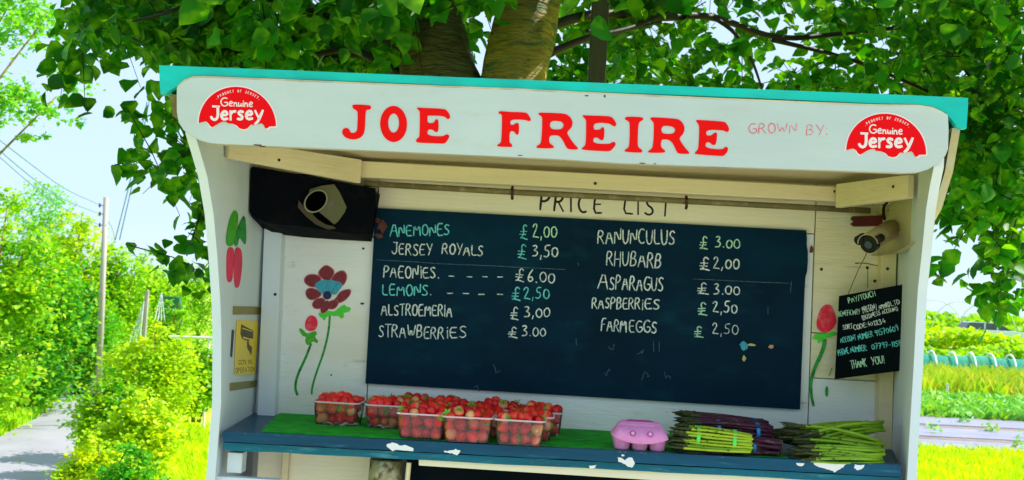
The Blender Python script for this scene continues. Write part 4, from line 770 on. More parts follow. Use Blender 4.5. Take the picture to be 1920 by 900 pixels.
# pink egg box
eb = empty('egg_box', (.236,-.335,ZT), 'pink moulded pulp egg box on the counter between strawberries and asparagus', 'egg box')
def loft(rings, mats='pulp', name='lid', parent=eb, capb=True, capt=True, bevel=0, smooth=False):
    m = len(rings[0]); mb = MB(); fs = []
    for i in range(len(rings)-1): fs += [(i*m+j, i*m+(j+1)%m, (i+1)*m+(j+1)%m, (i+1)*m+j) for j in range(m)]
    if capb: fs.append(tuple(range(m))[::-1])
    if capt: fs.append(tuple((len(rings)-1)*m+j for j in range(m)))
    mb.add(sum(rings, []), fs); o = mb.build(name, mats, None, bevel=bevel, smooth=smooth); o.parent = parent; return o
def oct_(w, d, c, z, dx=0, dy=0): return [(w/2-c+dx,-d/2+dy,z),(w/2+dx,-d/2+c+dy,z),(w/2+dx,d/2-c+dy,z),(w/2-c+dx,d/2+dy,z),(-w/2+c+dx,d/2+dy,z),(-w/2+dx,d/2-c+dy,z),(-w/2+dx,-d/2+c+dy,z),(-w/2+c+dx,-d/2+dy,z)]
loft([oct_(.140,.104,.022,.031), oct_(.138,.102,.022,.036), oct_(.100,.062,.018,.064), oct_(.088,.040,.016,.068)], 'pulp', 'lid', bevel=.003)
mb = MB(); mb.add([(-.034,-.014,.0685),(.034,-.014,.0685),(.026,.014,.0685),(-.026,.014,.0685),(-.03,-.006,.0700),(.03,-.006,.0700),(.026,.008,.0700),(-.026,.008,.0700)], [(0,1,5,4),(1,2,6,5),(2,3,7,6),(3,0,4,7),(4,5,6,7)]); o = mb.build('lid_ridge', 'pulp_dark', None); o.parent = eb
# curved closing flap on the front with two button holes
mb = MB(); fl = []; 
for i in range(13):
    t = i/12; x = -.066+.132*t; sag = math.sin(pi*t)**.8; fl += [(x*(.80),-.0375-.001*sag,.059), (x,-.0560-.002*sag,.033-.014*sag)]
mb.add(fl, [(i*2,i*2+1,i*2+3,i*2+2) for i in range(12)]); o = mb.build('closing_flap', 'pulp', None, smooth=True); o.parent = eb; md = o.modifiers.new('s','SOLIDIFY'); md.thickness = .002; md.offset = 0
for x in (-.020,.022):
    mb = MB(); c0 = Vector((x,-.0505,.042)); n_ = Vector((0,-.83,.55)).normalized(); rg = [c0+Vector((.0078*cos(t),0,0))+Vector((0,.55,.83))*.0078*sin(t) for t in [2*pi*i/16 for i in range(16)]]
    mb.add([p+n_*.0022 for p in rg]+[c0+(p-c0)*.5+n_*.0026 for p in rg], [(i,(i+1)%16,16+(i+1)%16,16+i) for i in range(16)]); o = mb.build('button_hole', 'pulp_dark', None); o.parent = eb
    mb = MB(); mb.tube([c0+n_*.0012, c0+n_*.0034], .0042, 12); o = mb.build('button', 'pulp_light', None); o.parent = eb
for x in (-.043,0,.043):
    for y in (-.022,.022):
        def cup(r, z): return [(x+r*cos(2*pi*i/10), y+r*sin(2*pi*i/10), z) for i in range(10)]
        loft([cup(.014,0), cup(.018,.003), cup(.0225,.031)], 'pulp', 'cup', bevel=0, smooth=False)

# asparagus: bundles of single spears
def spear(name, base, tip, r, mat, seed, parent, curve=.006, tipmat='tip_dark'):
    rs = random.Random(seed); base = Vector(base); tip = Vector(tip); d = tip-base; n_ = Vector((0, rs.uniform(-1,1), rs.uniform(-.6,1)))*curve
    pts = [base+d*t+n_*math.sin(pi*t) for t in (0,.25,.5,.72,.80,.87,.94,1)]; rad = [r*1.08,r*1.02,r*.98,r*.92,r*1.05,r*1.12,r*.8,r*.15]
    mb = MB(); mb.tube(pts, rad, 7); nf = len(mb.f)
    for i in range(nf-2): mb.mi[i] = 1 if i//7 >= 4 else 0
    mb.mi[-2] = 2
    for k in range(11):  # scales on the stem and tip
        t = rs.uniform(.25,.62) if k < 4 else rs.uniform(.72,.97); a = rs.uniform(0,6.28); p = base+d*t+n_*math.sin(pi*t); u = d.normalized(); v = Vector((0,cos(a),sin(a))); w = u.cross(v); rr = r*1.0
        mb.add([p+v*rr-w*rr*.7, p+v*rr+w*rr*.7, p+u*r*2.4+v*rr*1.25], [(0,1,2)], 1)
    o = mb.build(name, [mat, tipmat, 'cut_end'], None, smooth=True); attach(o, parent); return o
def bundle(label, p_base, p_tip, W_, H_, n, r, mat, seed, splay=1.25, bands=(), bandmat='band_blue', ragged=.01, tipmat='tip_dark', crook=.006, group='bundles of asparagus lying on the counter'):
    rs = random.Random(seed); p_base = Vector(p_base); p_tip = Vector(p_tip); b = empty('asparagus_bundle', (p_base+p_tip)/2-Vector((0,0,H_/2)), label, 'asparagus', group)
    ax_ = (p_tip-p_base).normalized(); side = ax_.cross(Vector((0,0,1))).normalized(); up = side.cross(ax_)
    pts = []; row = 0; zz = 0
    rows = max(1, int(H_/(r*1.75))); per = [max(1, int(round(W_/(r*2.05)*(1-.45*abs((k+.5)/rows-.35))))) for k in range(rows)]
    spots = [((j-(per[k]-1)/2)*W_/max(per[k],1), (k+.5)*H_/rows-H_/2) for k in range(rows) for j in range(per[k])]
    spots = spots[:n] if len(spots) > n else spots
    for i, (u, v) in enumerate(spots):
        e = rs.uniform(-ragged, ragged); s2 = splay*rs.uniform(.8,1.2)
        B = p_base+side*u+up*v+ax_*e; T = p_tip+side*u*s2+up*(v*s2+rs.uniform(-.004,.004)*splay)-ax_*rs.uniform(0,.03)
        T.z = max(T.z, p_tip.z-H_*.55); spear('spear', B, T, r*rs.uniform(.85,1.2), mat if rs.random() < .85 else 'spear_green' if mat == 'spear_yellow' else mat, seed*100+i, b, crook, tipmat)
    for f in bands:
        c0 = p_base+(p_tip-p_base)*f; mb = MB(); k = 20; wv = ax_*.0045; ring = [side*cos(2*pi*i/k)*(W_*.5+r*.7)*abs(1)+up*sin(2*pi*i/k)*(H_*.5+r*.7) for i in range(k)]
        mb.add([c0+v-wv for v in ring]+[c0+v+wv for v in ring], [(i,(i+1)%k,k+(i+1)%k,k+i) for i in range(k)]); o = mb.build('rubber_band', bandmat, None, smooth=True); md = o.modifiers.new('s','SOLIDIFY'); md.thickness = .0015; attach(o, b)
    return b
zc0 = ZT
def Pq(px, py, y): return onY(px, py, y)
# left pile
bundle('thick purple asparagus bundle lowest in the left pile, tips by the egg box', (.553,-.300,zc0+.020), (.318,-.335,zc0+.014), .080,.034, 34, .0046, 'spear_purple', 1, bands=(.18,.62), splay=1.1, ragged=.004)
bundle('bright yellow green asparagus bundle on the front of the left pile', (.503,-.372,zc0+.036), (.300,-.352,zc0+.042), .056,.046, 70, .0027, 'spear_yellow', 2, bands=(.20,.62), bandmat='band_green', splay=1.25, ragged=.003)
bundle('purple asparagus bundle with two blue bands behind the yellow green one', (.572,-.270,zc0+.050), (.330,-.262,zc0+.052), .060,.036, 36, .0042, 'spear_purple', 3, bands=(.15,.55), splay=1.15, ragged=.004)
bundle('uppermost purple asparagus bundle with blue bands at the back of the left pile', (.575,-.185,zc0+.052), (.335,-.190,zc0+.058), .060,.038, 36, .0042, 'spear_purple', 4, bands=(.14,.55), splay=1.15, ragged=.004)
bundle('short purple asparagus bundle with pale cut ends right of the yellow green bundle', (.585,-.335,zc0+.022), (.36,-.26,zc0+.02), .055,.036, 20, .0056, 'spear_purple', 6, splay=1.0, ragged=.006)
# right pile
bundle('green asparagus bundle along the front edge of the right pile', (.812,-.362,zc0+.020), (.596,-.360,zc0+.018), .060,.034, 34, .0037, 'spear_green', 7, bands=(.55,), bandmat='band_green', splay=1.5, ragged=.010, crook=.012)
bundle('loose green asparagus bundle lying raised on top of the right pile', (.835,-.235,zc0+.082), (.600,-.30,zc0+.040), .085,.034, 34, .0038, 'spear_green', 8, splay=1.5, ragged=.016, crook=.014)
bundle('green asparagus bundle crossing the middle of the right pile', (.828,-.315,zc0+.040), (.590,-.250,zc0+.058), .060,.030, 24, .0038, 'spear_green', 10, bands=(.5,), bandmat='band_green', splay=1.7, ragged=.014, crook=.014)
bundle('green asparagus bundle at the back of the right pile against the wall', (.840,-.18,zc0+.030), (.575,-.19,zc0+.052), .100,.050, 36, .0038, 'spear_green', 9, splay=1.3, ragged=.014, crook=.012, tipmat='tip_dark')

# ================================================================ GROUND AND SETTING
def gz(x, y):
    t = np.clip((-x-2.0)/2.6, 0, 1); return -.7*t*t*(3-2*t)
xs = np.concatenate([np.linspace(-900,-60,8), np.linspace(-50,50,101), np.linspace(60,900,8)]); ys = np.concatenate([np.linspace(-60,-6,8), np.linspace(-5,60,131), np.linspace(70,1500,14)])
XX, YY = np.meshgrid(xs, ys); ZZ = gz(XX, YY)+.02*np.sin(XX*1.3)*np.sin(YY*1.1)*(np.abs(XX) < 50); nx, ny = len(xs), len(ys)
ZZ = np.where((YY > 4) | (np.abs(XX) > 3), ZZ, np.minimum(ZZ, 0)); V = np.stack([XX, YY, ZZ], -1).reshape(-1, 3)
me = bpy.data.meshes.new('ground'); me.from_pydata(V.tolist(), [], [(j*nx+i, j*nx+i+1, (j+1)*nx+i+1, (j+1)*nx+i) for j in range(ny-1) for i in range(nx-1)]); me.materials.append(MAT['grass_ground']); me.polygons.foreach_set('use_smooth', [True]*len(me.polygons))
g = bpy.data.objects.new('ground', me); COL.objects.link(g); g['kind'] = 'structure'
def sheet(name, pts, z, mat, sub=1):
    mb = MB(); mb.add([(x, y, z) for x, y in pts], [tuple(range(len(pts)))]); o = mb.build(name, mat, None); o['kind'] = 'structure'; return o
rt_ = [(-2.0,-4),(-4.3,5.0),(-5.3,8.8),(-6.3,11.2),(-7.2,13.4),(-8.1,16.5),(-9.6,20.0)]; lf_ = [(-4.2,-4),(-5.9,5.0),(-6.8,9.6),(-7.45,11.2),(-7.95,13.6),(-9.4,17.5),(-11.0,21.0)]
rt2 = [p[:2] for p in chaikin([Vector((x,y,0)) for x, y in rt_], False, 2)]; lf2 = [p[:2] for p in chaikin([Vector((x,y,0)) for x, y in lf_], False, 2)]
mb = MB(); k = len(rt2); vs = []
for (a, b) in zip(lf2, rt2): vs += [(a[0], a[1], max(float(gz(np.array(a[0]),0)), -.7)+.026), ((a[0]+b[0])/2, (a[1]+b[1])/2, -.645), (b[0], b[1], float(gz(np.array(b[0]),0))+.028)]
mb.add(vs, [q_ for i in range(k-1) for q_ in ((i*3, i*3+1, i*3+4, i*3+3), (i*3+1, i*3+2, i*3+5, i*3+4))]); o = mb.build('path', 'asphalt', None, smooth=True); o['kind'] = 'structure'
mb = MB(); gp = chaikin([Vector((x,y,0)) for x, y in [(-2.1,-30),(9,-30),(6.5,-6),(4.2,-2.5),(2.4,.2),(1.4,1.0),(-1.2,1.0),(-1.7,.2),(-2.0,-2),(-2.0,-6)]], True, 2)
mb.add([(p.x,p.y,.028) for p in gp], [tuple(range(len(gp)))]); o = mb.build('bounce_gravel_apron', 'gravel', None); o['kind'] = 'structure'  # unseen pale apron, added to throw neutral bounce light up under the ceiling
sheet('bare_soil_strip', [(2.5,9.75),(40,10.6),(40,18.5),(3,17.6)], .028, 'soil')
for i, (y0, y1) in enumerate(((10.15,10.95),(11.35,12.5),(12.9,14.0))): sheet('mulch_film', [(2.6,y0),(40,y0+.9),(40,y1+.9),(2.8,y1)], .034+.001*i, 'mulch_film')

# ---------------------------------------------------------------- foliage tools
def leaf_tpl():  # folded heart shaped leaf: 8 vertices in local x (width) y (length) z
    P = np.array([(0,0,0),(-.34,.10,.10),(-.50,.38,.12),(-.30,.78,.03),(0,1.08,-.16),(.30,.78,.03),(.50,.38,.12),(.34,.10,.10),(0,.45,-.02)])
    F = [(0,8,2,1),(8,4,3,2),(0,7,6,8),(8,6,5,4)]
    return P, F
LP, LF = leaf_tpl()
QP = np.array([(0,0,0),(-.42,.45,.08),(0,1,0),(.42,.45,.08)]); QF = [(0,3,2,1)]
def frames(N, hang=.5, up=None):
    """random orientation frames; leaf length axis droops"""
    y = rng.normal(size=(N,3)); y /= np.linalg.norm(y, axis=1)[:,None]; y[:,2] = y[:,2]*.5-hang; y /= np.linalg.norm(y, axis=1)[:,None]
    n = rng.normal(size=(N,3))*.55+np.array([0,0,1.0]); n -= (n*y).sum(1)[:,None]*y; n /= np.linalg.norm(n, axis=1)[:,None]; x = np.cross(y, n); return x, y, n
def leaves(C, size, tpl, hang=.5):
    N = len(C); x, y, n = frames(N, hang); s = (size*rng.uniform(.7,1.3,N))[:,None,None]
    return C[:,None,:]+s*(tpl[None,:,0,None]*x[:,None,:]+tpl[None,:,1,None]*y[:,None,:]+tpl[None,:,2,None]*n[:,None,:])

# ================================================================ THE BIG TREE OVER THE STALL
tree = empty('linden_tree', (-.25,.95,0), 'large broad leaved tree with two mossy trunks spreading over the stall', 'tree')
def trunk(name, pts, rads, mat):
    P = chaikin([Vector(p) for p in pts], False, 2); rr = np.interp(np.linspace(0,1,len(P)), np.linspace(0,1,len(rads)), rads); mb = MB(); mb.tube(P, list(rr), 20)
    rs = random.Random(9); V = []
    for i in range(len(P)):
        for j in range(20): v = Vector(mb.v[i*20+j]); c = P[i]; V.append(c+(v-c)*(1+.06*sin(j*1.9+i*.8)+rs.uniform(-.03,.03)))
    mb.v = [tuple(v) for v in V]; o = mb.build(name, mat, None, smooth=True); attach(o, tree); return o
def at(px, py, y): return onY(px, py, y)
b0 = Vector((-.30,.95,0))
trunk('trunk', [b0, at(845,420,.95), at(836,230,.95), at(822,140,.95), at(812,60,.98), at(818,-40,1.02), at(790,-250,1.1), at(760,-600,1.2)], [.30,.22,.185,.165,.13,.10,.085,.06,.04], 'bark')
trunk('trunk', [b0+Vector((.25,.03,0)), at(945,420,.9), at(950,230,.9), at(962,140,.9), at(985,50,.92), at(1005,-40,.96), at(1060,-260,1.05), at(1120,-600,1.2)], [.28,.18,.145,.125,.118,.112,.105,.08,.05], 'bark_light')  # right trunk's sunlit tone is put into the paler bark colour
def limb(pts, r0_, r1_, name='limb', mat='branch_bark', par=tree):
    P = chaikin([Vector(p) for p in pts], False, 2); mb = MB(); mb.tube(P, list(np.linspace(r0_, r1_, len(P))), 7); o = mb.build(name, mat, None, smooth=True); attach(o, par); return P
L1 = limb([at(1000,60,.95), at(1120,20,1.1), at(1240,35,1.4), at(1330,25,1.6), at(1450,75,1.8), at(1560,65,2.0), at(1700,50,2.0)], .022, .009)
limb([at(1330,27,1.6), at(1380,60,1.6), at(1410,110,1.6), at(1430,170,1.7)], .012, .004)
limb([at(1030,100,.95), at(1100,70,1.0), at(1180,55,1.1), at(1260,20,1.3)], .018, .006)
limb([at(1100,58,1.1), at(1160,60,1.2), at(1240,40,1.2)], .008, .005)
limb([at(1450,75,1.8), at(1600,110,2.2), at(1760,180,2.1), at(1900,250,2.0)], .012, .006)
limb([at(800,120,.95), at(700,60,.9), at(560,10,1.4), at(400,-20,1.0), at(330,20,.6), at(250,40,.7)], .016, .004)
limb([at(770,150,.95), at(700,110,1.0), at(660,90,1.1), at(600,100,1.2), at(480,130,1.3)], .02, .008)
limb([at(780,130,1), at(640,90,1.3), at(500,150,1.5), at(420,230,1.5), at(330,300,1.4), at(300,330,1.4)], .02, .004)
limb([at(420,230,1.5), at(400,330,1.4), at(370,420,1.3), at(350,480,1.3)], .008, .003)
limb([at(1000,-100,1.0), at(1300,-200,1.8), at(1600,-250,2.6), at(1900,-260,3)], .07, .02)
limb([at(800,-100,1.0), at(500,-250,1.5), at(200,-300,2)], .06, .02)
limb([at(800,-100,1.0), at(900,-300,0), at(960,-520,-1.4)], .05, .02)
limb([at(1700,50,2), at(1820,120,1.9), at(1870,300,1.8), at(1885,480,1.75)], .010, .003)
# twigs with leaves, spread through the crown's volume: (px, py, rx, ry, y near, y far, twigs)
BL = [(560,40,330,70,.7,2.8,120),(330,20,190,70,.7,1.8,38),(180,30,60,45,.6,1.5,8),(150,85,35,40,.8,1.2,4),(430,80,110,50,.7,2.4,40),(700,60,150,90,1.2,3.0,60),
      (700,-10,160,45,.5,.85,10),(890,-30,60,45,.45,.8,6),(760,-190,700,90,-.6,3.2,240),(1190,90,160,80,1.3,3.4,52),(1120,-5,160,40,1.1,2.6,16),(1380,165,220,40,1.6,3.6,33),
      (1450,20,260,60,2.0,4.4,24),(1600,160,170,45,1.6,3.4,33),(1720,40,190,70,1.2,3.4,56),(1850,140,130,110,1.2,3.0,80),(1860,260,80,70,1.3,2.8,50),(1840,340,80,45,1.2,2.4,22),
      (1900,330,60,80,1.2,2.2,16),(1895,440,42,60,1.3,1.9,11),(1885,530,22,40,1.4,1.7,4),(1790,370,22,30,1.2,1.5,3),(1800,430,14,20,1.2,1.4,2),
      (310,190,30,30,1.0,1.5,3),(345,280,40,26,1.0,1.6,5),(275,285,26,10,1.1,1.4,2),(378,350,12,45,1.0,1.4,3),(392,460,12,22,.9,1.4,3),(350,478,18,10,1.0,1.4,2),(380,240,20,50,1.2,1.8,5),
      (1300,-190,800,90,-.4,4.6,260),(500,-80,500,60,.9,3.4,90),(1500,-90,500,60,1.2,4.4,80),(1860,-60,200,80,.6,3.4,60),(1500,-420,900,170,.2,5.0,620),(700,-380,700,150,.4,3.6,320),(2250,-120,280,260,.8,4.5,200)]  # clumps far above and right of frame: unseen, added to shade the crown
LC = []; twigs = MB(); random.seed(77)
for (cx_, cy_, rx, ry, y0, y1, n) in BL:
    for _ in range(n):
        while True:
            a, b = rng.uniform(-1,1,2)
            if a*a+b*b < 1: break
        yy = rng.uniform(y0, y1); P = np.array(onY(cx_+a*rx, cy_+b*ry, yy)); d = rng.normal(size=3); d[2] = d[2]*.35-.25; d /= np.linalg.norm(d); L = rng.uniform(.22,.42); pts = []
        for k in range(8):
            t = k/7; p = P+d*L*(t-.5)+np.array([0,0,-.10*t*t]); pts.append(p)
            side = np.cross(d, [0,0,1]); side /= np.linalg.norm(side)+1e-6
            LC.append(p+side*(.02 if k % 2 else -.02)+rng.normal(size=3)*.012)
            if k % 2 == 0: LC.append(p+rng.normal(size=3)*.03)
        if rng.random() < .6: twigs.tube([Vector(pts[0]), Vector(pts[3]), Vector(pts[7])], [.003,.0025,.0012], 3, cap=False)
LC = np.array(LC)
# keep the stall's inside and roof clear of leaves
bad = (np.abs(LC[:,0]-.03) < 1.02) & (LC[:,1] < .25) & (LC[:,1] > -.75) & (LC[:,2] < 2.2); LC = LC[~bad]
LS = .064*(1+.0); rel = LC-np.array(CAM); z_ = rel@np.array(cf); u_ = 960+FPX*(rel@np.array(cr))/z_; v_ = 450-FPX*(rel@np.array(cu))/z_
tz = ((u_ > 770-(150-v_)*.0) & (u_ < 1040) & (v_ > 22) & (v_ < 175) & (z_ < 4.2)) | ((u_ > 1062) & (u_ < 1106) & (v_ > 10) & (v_ < 170) & (z_ < 3.9))
keep = ~tz | (rng.random(len(LC)) < .13); LC = LC[keep]; u_ = u_[keep]; v_ = v_[keep]; z_ = z_[keep]; LV = leaves(LC, LS, LP, hang=.55)
inview = (u_ > 5) & (u_ < 1915) & (v_ > -10) & (v_ < 560) & (z_ > .5) & ~((u_ > 300) & (u_ < 1810) & (v_ > 130+(u_-300)*.04))
order = np.argsort(np.where(inview, z_, 1e9))[:300]; rest = np.setdiff1d(np.arange(len(LC)), order)
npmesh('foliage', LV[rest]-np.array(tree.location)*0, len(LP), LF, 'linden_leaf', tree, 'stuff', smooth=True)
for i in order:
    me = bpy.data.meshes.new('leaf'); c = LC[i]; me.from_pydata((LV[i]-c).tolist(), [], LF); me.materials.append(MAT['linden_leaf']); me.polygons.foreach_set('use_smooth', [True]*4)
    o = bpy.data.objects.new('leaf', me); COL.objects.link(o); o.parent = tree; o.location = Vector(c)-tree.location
o = twigs.build('twigs', 'branch_bark', None); o['kind'] = 'stuff'; attach(o, tree)
# square post behind the roof
mb = MB(); mb.hexa([(.085,.62,0),(.145,.62,0),(.160,.62,3.6),(.10,.62,3.6)], [(.085,.68,0),(.145,.68,0),(.160,.68,3.6),(.10,.68,3.6)]); o = mb.build('wooden_post', 'post_wood', None, bevel=.004); tag(o, 'dark square wooden post standing behind the stall right of the trunks', 'post')

# ================================================================ BACKGROUND TREES AND SHRUBS
def plant(name, label, cat, base, height, blobs, leaf_n, size, mat, stem_r=.05, group=None, clump=.28, tpl=QP, fc=QF, hang=.2, stems=1, bark='bark_light'):
    base = Vector(base); e = empty(name, base, label, cat, group); rs = random.Random(hash(label) % 1000 if False else len(label)+int(base.y*10))
    tot = sum(b[3]*b[4]*b[5] for b in blobs) ; C = []
    for (bx_, by_, bz_, rx, ry, rz) in blobs:
        nn = int(leaf_n*rx*ry*rz/tot); nc = max(6, int(nn/34)); u = rng.normal(size=(nc,3)); u /= np.linalg.norm(u, axis=1)[:,None]; rad = rng.uniform(.45,1.05,nc)**.6
        cc_ = u*rad[:,None]*np.array([rx,ry,rz])+np.array([bx_,by_,bz_]); idx = rng.integers(0, nc, nn); sg_ = clump*min(rx,rz)*rng.uniform(.5,1.3,nc)
        pts = cc_[idx]+rng.normal(size=(nn,3))*sg_[idx][:,None]*np.array([1,1,.7]); C.append(pts)
    C = np.concatenate(C)+np.array(base); C = C[C[:,2] > base.z-.02]
    npmesh('crown' if name.endswith('tree') else 'foliage', leaves(C, size, tpl, hang), len(tpl), fc, mat, e)
    for s_ in range(stems):
        mb = MB(); ox, oy = (rs.uniform(-.15,.15), rs.uniform(-.1,.1)) if stems > 1 else (0,0); top = blobs[s_ % len(blobs)]
        mb.tube([base+Vector((ox,oy,-.05)), base+Vector((ox*1.5+top[0]*.3,oy,top[2]*.5)), base+Vector((top[0],top[1],top[2]+top[5]*.5))], [stem_r,stem_r*.75,stem_r*.25], 8); attach(mb.build('trunk' if name.endswith('tree') else 'stem', bark, None, smooth=True), e)
    for (bx_, by_, bz_, rx, ry, rz) in blobs[:5]:
        mb = MB(); s0 = base+Vector((0,0,bz_*.45)); c = base+Vector((bx_,by_,bz_)); mb.tube([s0, s0.lerp(c,.5)+Vector((.05,0,.05)), c+Vector((rx*.4,0,rz*.5))], [stem_r*.5,stem_r*.35,stem_r*.12], 6); attach(mb.build('limb', bark, None, smooth=True), e)
    return e
# tall hedge trees along the far side of the path
def W(px, py, y, z=None):
    P = onY(px, py, y); return P
HG = 'leafy hedge trees along the path'
def htree(name, label, px, y, top_py, half_px, mat, n, size=.085, base_z=-.7, group=HG, low=.15, cat='tree', clump=.24, **k):
    c = onY(px, 600, y); sc = (y+2.98)/FPX; top = onY(px, top_py, y).z; H = top-base_z; w = half_px*sc
    bl = [(0,0,H*.36,w*.95,w*.8,H*.34),(w*.25,.1,H*.66,w*.72,w*.7,H*.26),(-w*.35,0,H*.58,w*.6,w*.6,H*.26),(0,0,H*.84,w*.45,w*.45,H*.17)] if low < .5 else [(0,0,H*.7,w*.9,w*.8,H*.26),(w*.4,0,H*.6,w*.5,w*.5,H*.2),(-w*.4,0,H*.55,w*.5,w*.5,H*.2)]
    return plant(name, label, cat, (c.x, y, base_z), H, bl, n, size, mat, stem_r=.05+.02*H*.3, group=group, clump=clump, **k)
htree('hedge_tree', 'tall bright green hedge tree at the left edge of the frame beside the path', -20, 12.0, 350, 105, 'hedge_leaf', 9000)
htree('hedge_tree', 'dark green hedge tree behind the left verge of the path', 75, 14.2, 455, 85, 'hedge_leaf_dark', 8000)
htree('hedge_tree', 'rounded yellow green tree left of the utility pole', 128, 19.5, 375, 70, 'yellow_leaf', 8000)
htree('hedge_tree', 'green hedge tree directly behind the utility pole', 205, 20.0, 455, 75, 'hedge_leaf', 8000)
htree('hedge_tree', 'dark leafy tree right of the utility pole near the small post', 285, 24.0, 462, 70, 'hedge_leaf', 7000)
htree('hedge_tree', 'pale green tree beside the stall left edge below the hanging branch', 372, 27.0, 490, 75, 'hedge_leaf', 7000)
htree('hedge_tree', 'dark shaded tree at the bend of the path', 150, 17.0, 520, 70, 'hedge_leaf_dark', 7000)  # drawn with the darker green leaf material
htree('pale_tree', 'distant pale blue green tree above the hedge at the left', 62, 40.0, 335, 55, 'ash_leaf', 3500, size=.13, group=None, low=.9, clump=.35)
htree('hedge_tree', 'thin young tree half hiding the dark teal windbreak', 322, 20.5, 560, 34, 'hedge_leaf', 2600, size=.08)
# near shrubs right of the path
SG = 'yellow green shrubs between the path and the stall'
def shrub(label, px, y, top_py, half_px, mat, n, size=.055, bz=-.35, **k):
    c = onY(px, 700, y); sc = (y+2.98)/FPX; H = onY(px, top_py, y).z-bz; w = half_px*sc
    bl = [(0,0,H*.40,w,w*.8,H*.36),(w*.4,.1,H*.60,w*.55,w*.5,H*.28),(-w*.4,-.1,H*.5,w*.55,w*.5,H*.30),(0,0,H*.82,w*.4,w*.4,H*.18)]
    return plant('shrub', label, 'shrub', (c.x, y, bz), H, bl, n, size, mat, stem_r=.018, group=SG, stems=5, clump=.26, **k)
shrub('large yellow green shrub right of the pole with its top near the small post', 285, 10.2, 605, 78, 'yellow_leaf', 7000)
shrub('bright shrub beside the path just right of the pole foot', 205, 9.0, 690, 55, 'hedge_leaf', 5000, bz=-.5)
shrub('leafy shrub close to the stall left panel', 365, 12.0, 640, 60, 'hedge_leaf', 4500, size=.07)
shrub('low weedy shrub at the bottom of the frame next to the path edge', 185, 5.6, 805, 60, 'yellow_leaf', 5500, size=.038, bz=-.45)
shrub('dark green low shrub at the bottom of the frame between path and grass', 245, 5.0, 830, 60, 'hedge_leaf_dark', 4500, size=.035, bz=-.40)
shrub('tangled shrub below the large yellow green one', 265, 7.4, 735, 70, 'yellow_leaf', 5500, size=.045, bz=-.40)
# airy tree hanging in from the left
P0 = onY(-330, 760, 6.0); at_ = [( (x-(-330))*8.98/FPX, 0, onY(x, y, 6.0).z+.7, rx*8.98/FPX, .4, ry*8.98/FPX) for x, y, rx, ry in ((-280,80,150,180),(-60,30,80,50),(30,40,45,28),(-40,180,90,40),(50,190,65,22),(95,150,26,18),(90,215,30,12),(20,245,45,12),(10,5,55,20),(60,100,24,10))]
plant('ash_tree', 'airy fine leaved tree reaching in from the upper left corner', 'tree', (P0.x, 6.0, -.7), 4, at_, 9000, .05, 'ash_leaf', stem_r=.045, clump=.42)

# grasses and crops (nobody could count the blades)
def blades(name, label, cat, region, n, h, w, mat, kind='stuff', z0=None, lean=.35):
    (xa, xb, ya, yb) = region; yy = ya+(yb-ya)*rng.uniform(0,1,n)**1.0; xx = rng.uniform(xa, xb, n)
    if xb < 0: er = np.interp(yy, [-4,5,8.8,11.2,13.4,16.5,20], [-2,-4.3,-5.3,-6.3,-7.2,-8.1,-9.6]); el = np.interp(yy, [-4,5,9.6,11.2,13.6,17.5,21], [-4.2,-5.9,-6.8,-7.45,-7.95,-9.4,-11]); m = (xx > er+.05) | (xx < el-.02); xx = xx[m]; yy = yy[m]; n = len(xx)
    zz = gz(xx, yy)+(.02 if z0 is None else z0); N = n; hh = h*rng.uniform(.5,1.3,N); an = rng.uniform(0,2*pi,N); l1 = rng.normal(size=(N,2))*lean
    V = np.zeros((N,4,3)); cx_, sx_ = np.cos(an)*w/2, np.sin(an)*w/2
    V[:,0] = np.stack([xx-cx_, yy-sx_, zz-.02], 1); V[:,1] = np.stack([xx+cx_, yy+sx_, zz-.02], 1); V[:,2] = np.stack([xx+l1[:,0]*hh*.4+cx_*.6, yy+l1[:,1]*hh*.4+sx_*.6, zz+hh*.6], 1); V[:,3] = np.stack([xx+l1[:,0]*hh, yy+l1[:,1]*hh, zz+hh], 1)
    o = npmesh(name, V, 4, [(0,1,2),(0,2,3)], mat); tag(o, label, cat, kind=kind); return o
blades('grass', 'sunlit yellow green lawn grass to the right of the stall', 'grass', (2.6,9,6.5,10.1), 22000, .09, .02, 'grass_blade')
blades('grass', 'sunlit grass strip between the shrubs and the left side of the stall', 'grass', (-6.0,-2.2,3.6,13.5), 26000, .13, .02, 'grass_blade')
blades('grass', 'green grass verge along the far edge of the path', 'grass', (-12.5,-7.3,9.0,18.0), 26000, .16, .03, 'hedge_leaf')
blades('weeds', 'orange and yellow weeds in front of the net tunnel', 'weeds', (6,24,18.6,24.5), 20000, .40, .07, 'weed_leaf')
blades('crop_rows', 'green vegetable rows behind the film strips', 'crops', (4.5,20,14.3,18.4), 16000, .16, .14, 'crop_leaf', lean=.9)
def hummock(label, x0, x1, y0, y1, h, n, size, mat, name='hedge'):
    C = np.stack([rng.uniform(x0,x1,n), rng.uniform(y0,y1,n), np.zeros(n)], 1); C[:,2] = h*rng.uniform(0,1,n)**.6*(.75+.25*np.sin(C[:,0]*.9+np.sin(C[:,0]*.37)*2)); o = npmesh(name, leaves(C, size, QP, .1), 4, QF, mat); tag(o, label, 'hedge'); return o
hummock('low dark green hedge row just behind the teal net tunnel', 10, 34, 33, 36, .75, 16000, .22, 'hedge_leaf')
hummock('yellow green field hedge in front of the parked car', 16, 60, 50, 54, 1.05, 16000, .32, 'yellow_leaf')
hummock('distant green hedge running behind the parked car', 26, 110, 92, 98, 1.15, 15000, .55, 'hedge_leaf')
hummock('hazy green tree line on the horizon at the right', 50, 200, 150, 165, 2.2, 15000, 1.1, 'hedge_leaf')
sheet('far_field', [(14,37),(60,40),(120,95),(22,90)], .03, 'grass_ground')
random.seed(15)
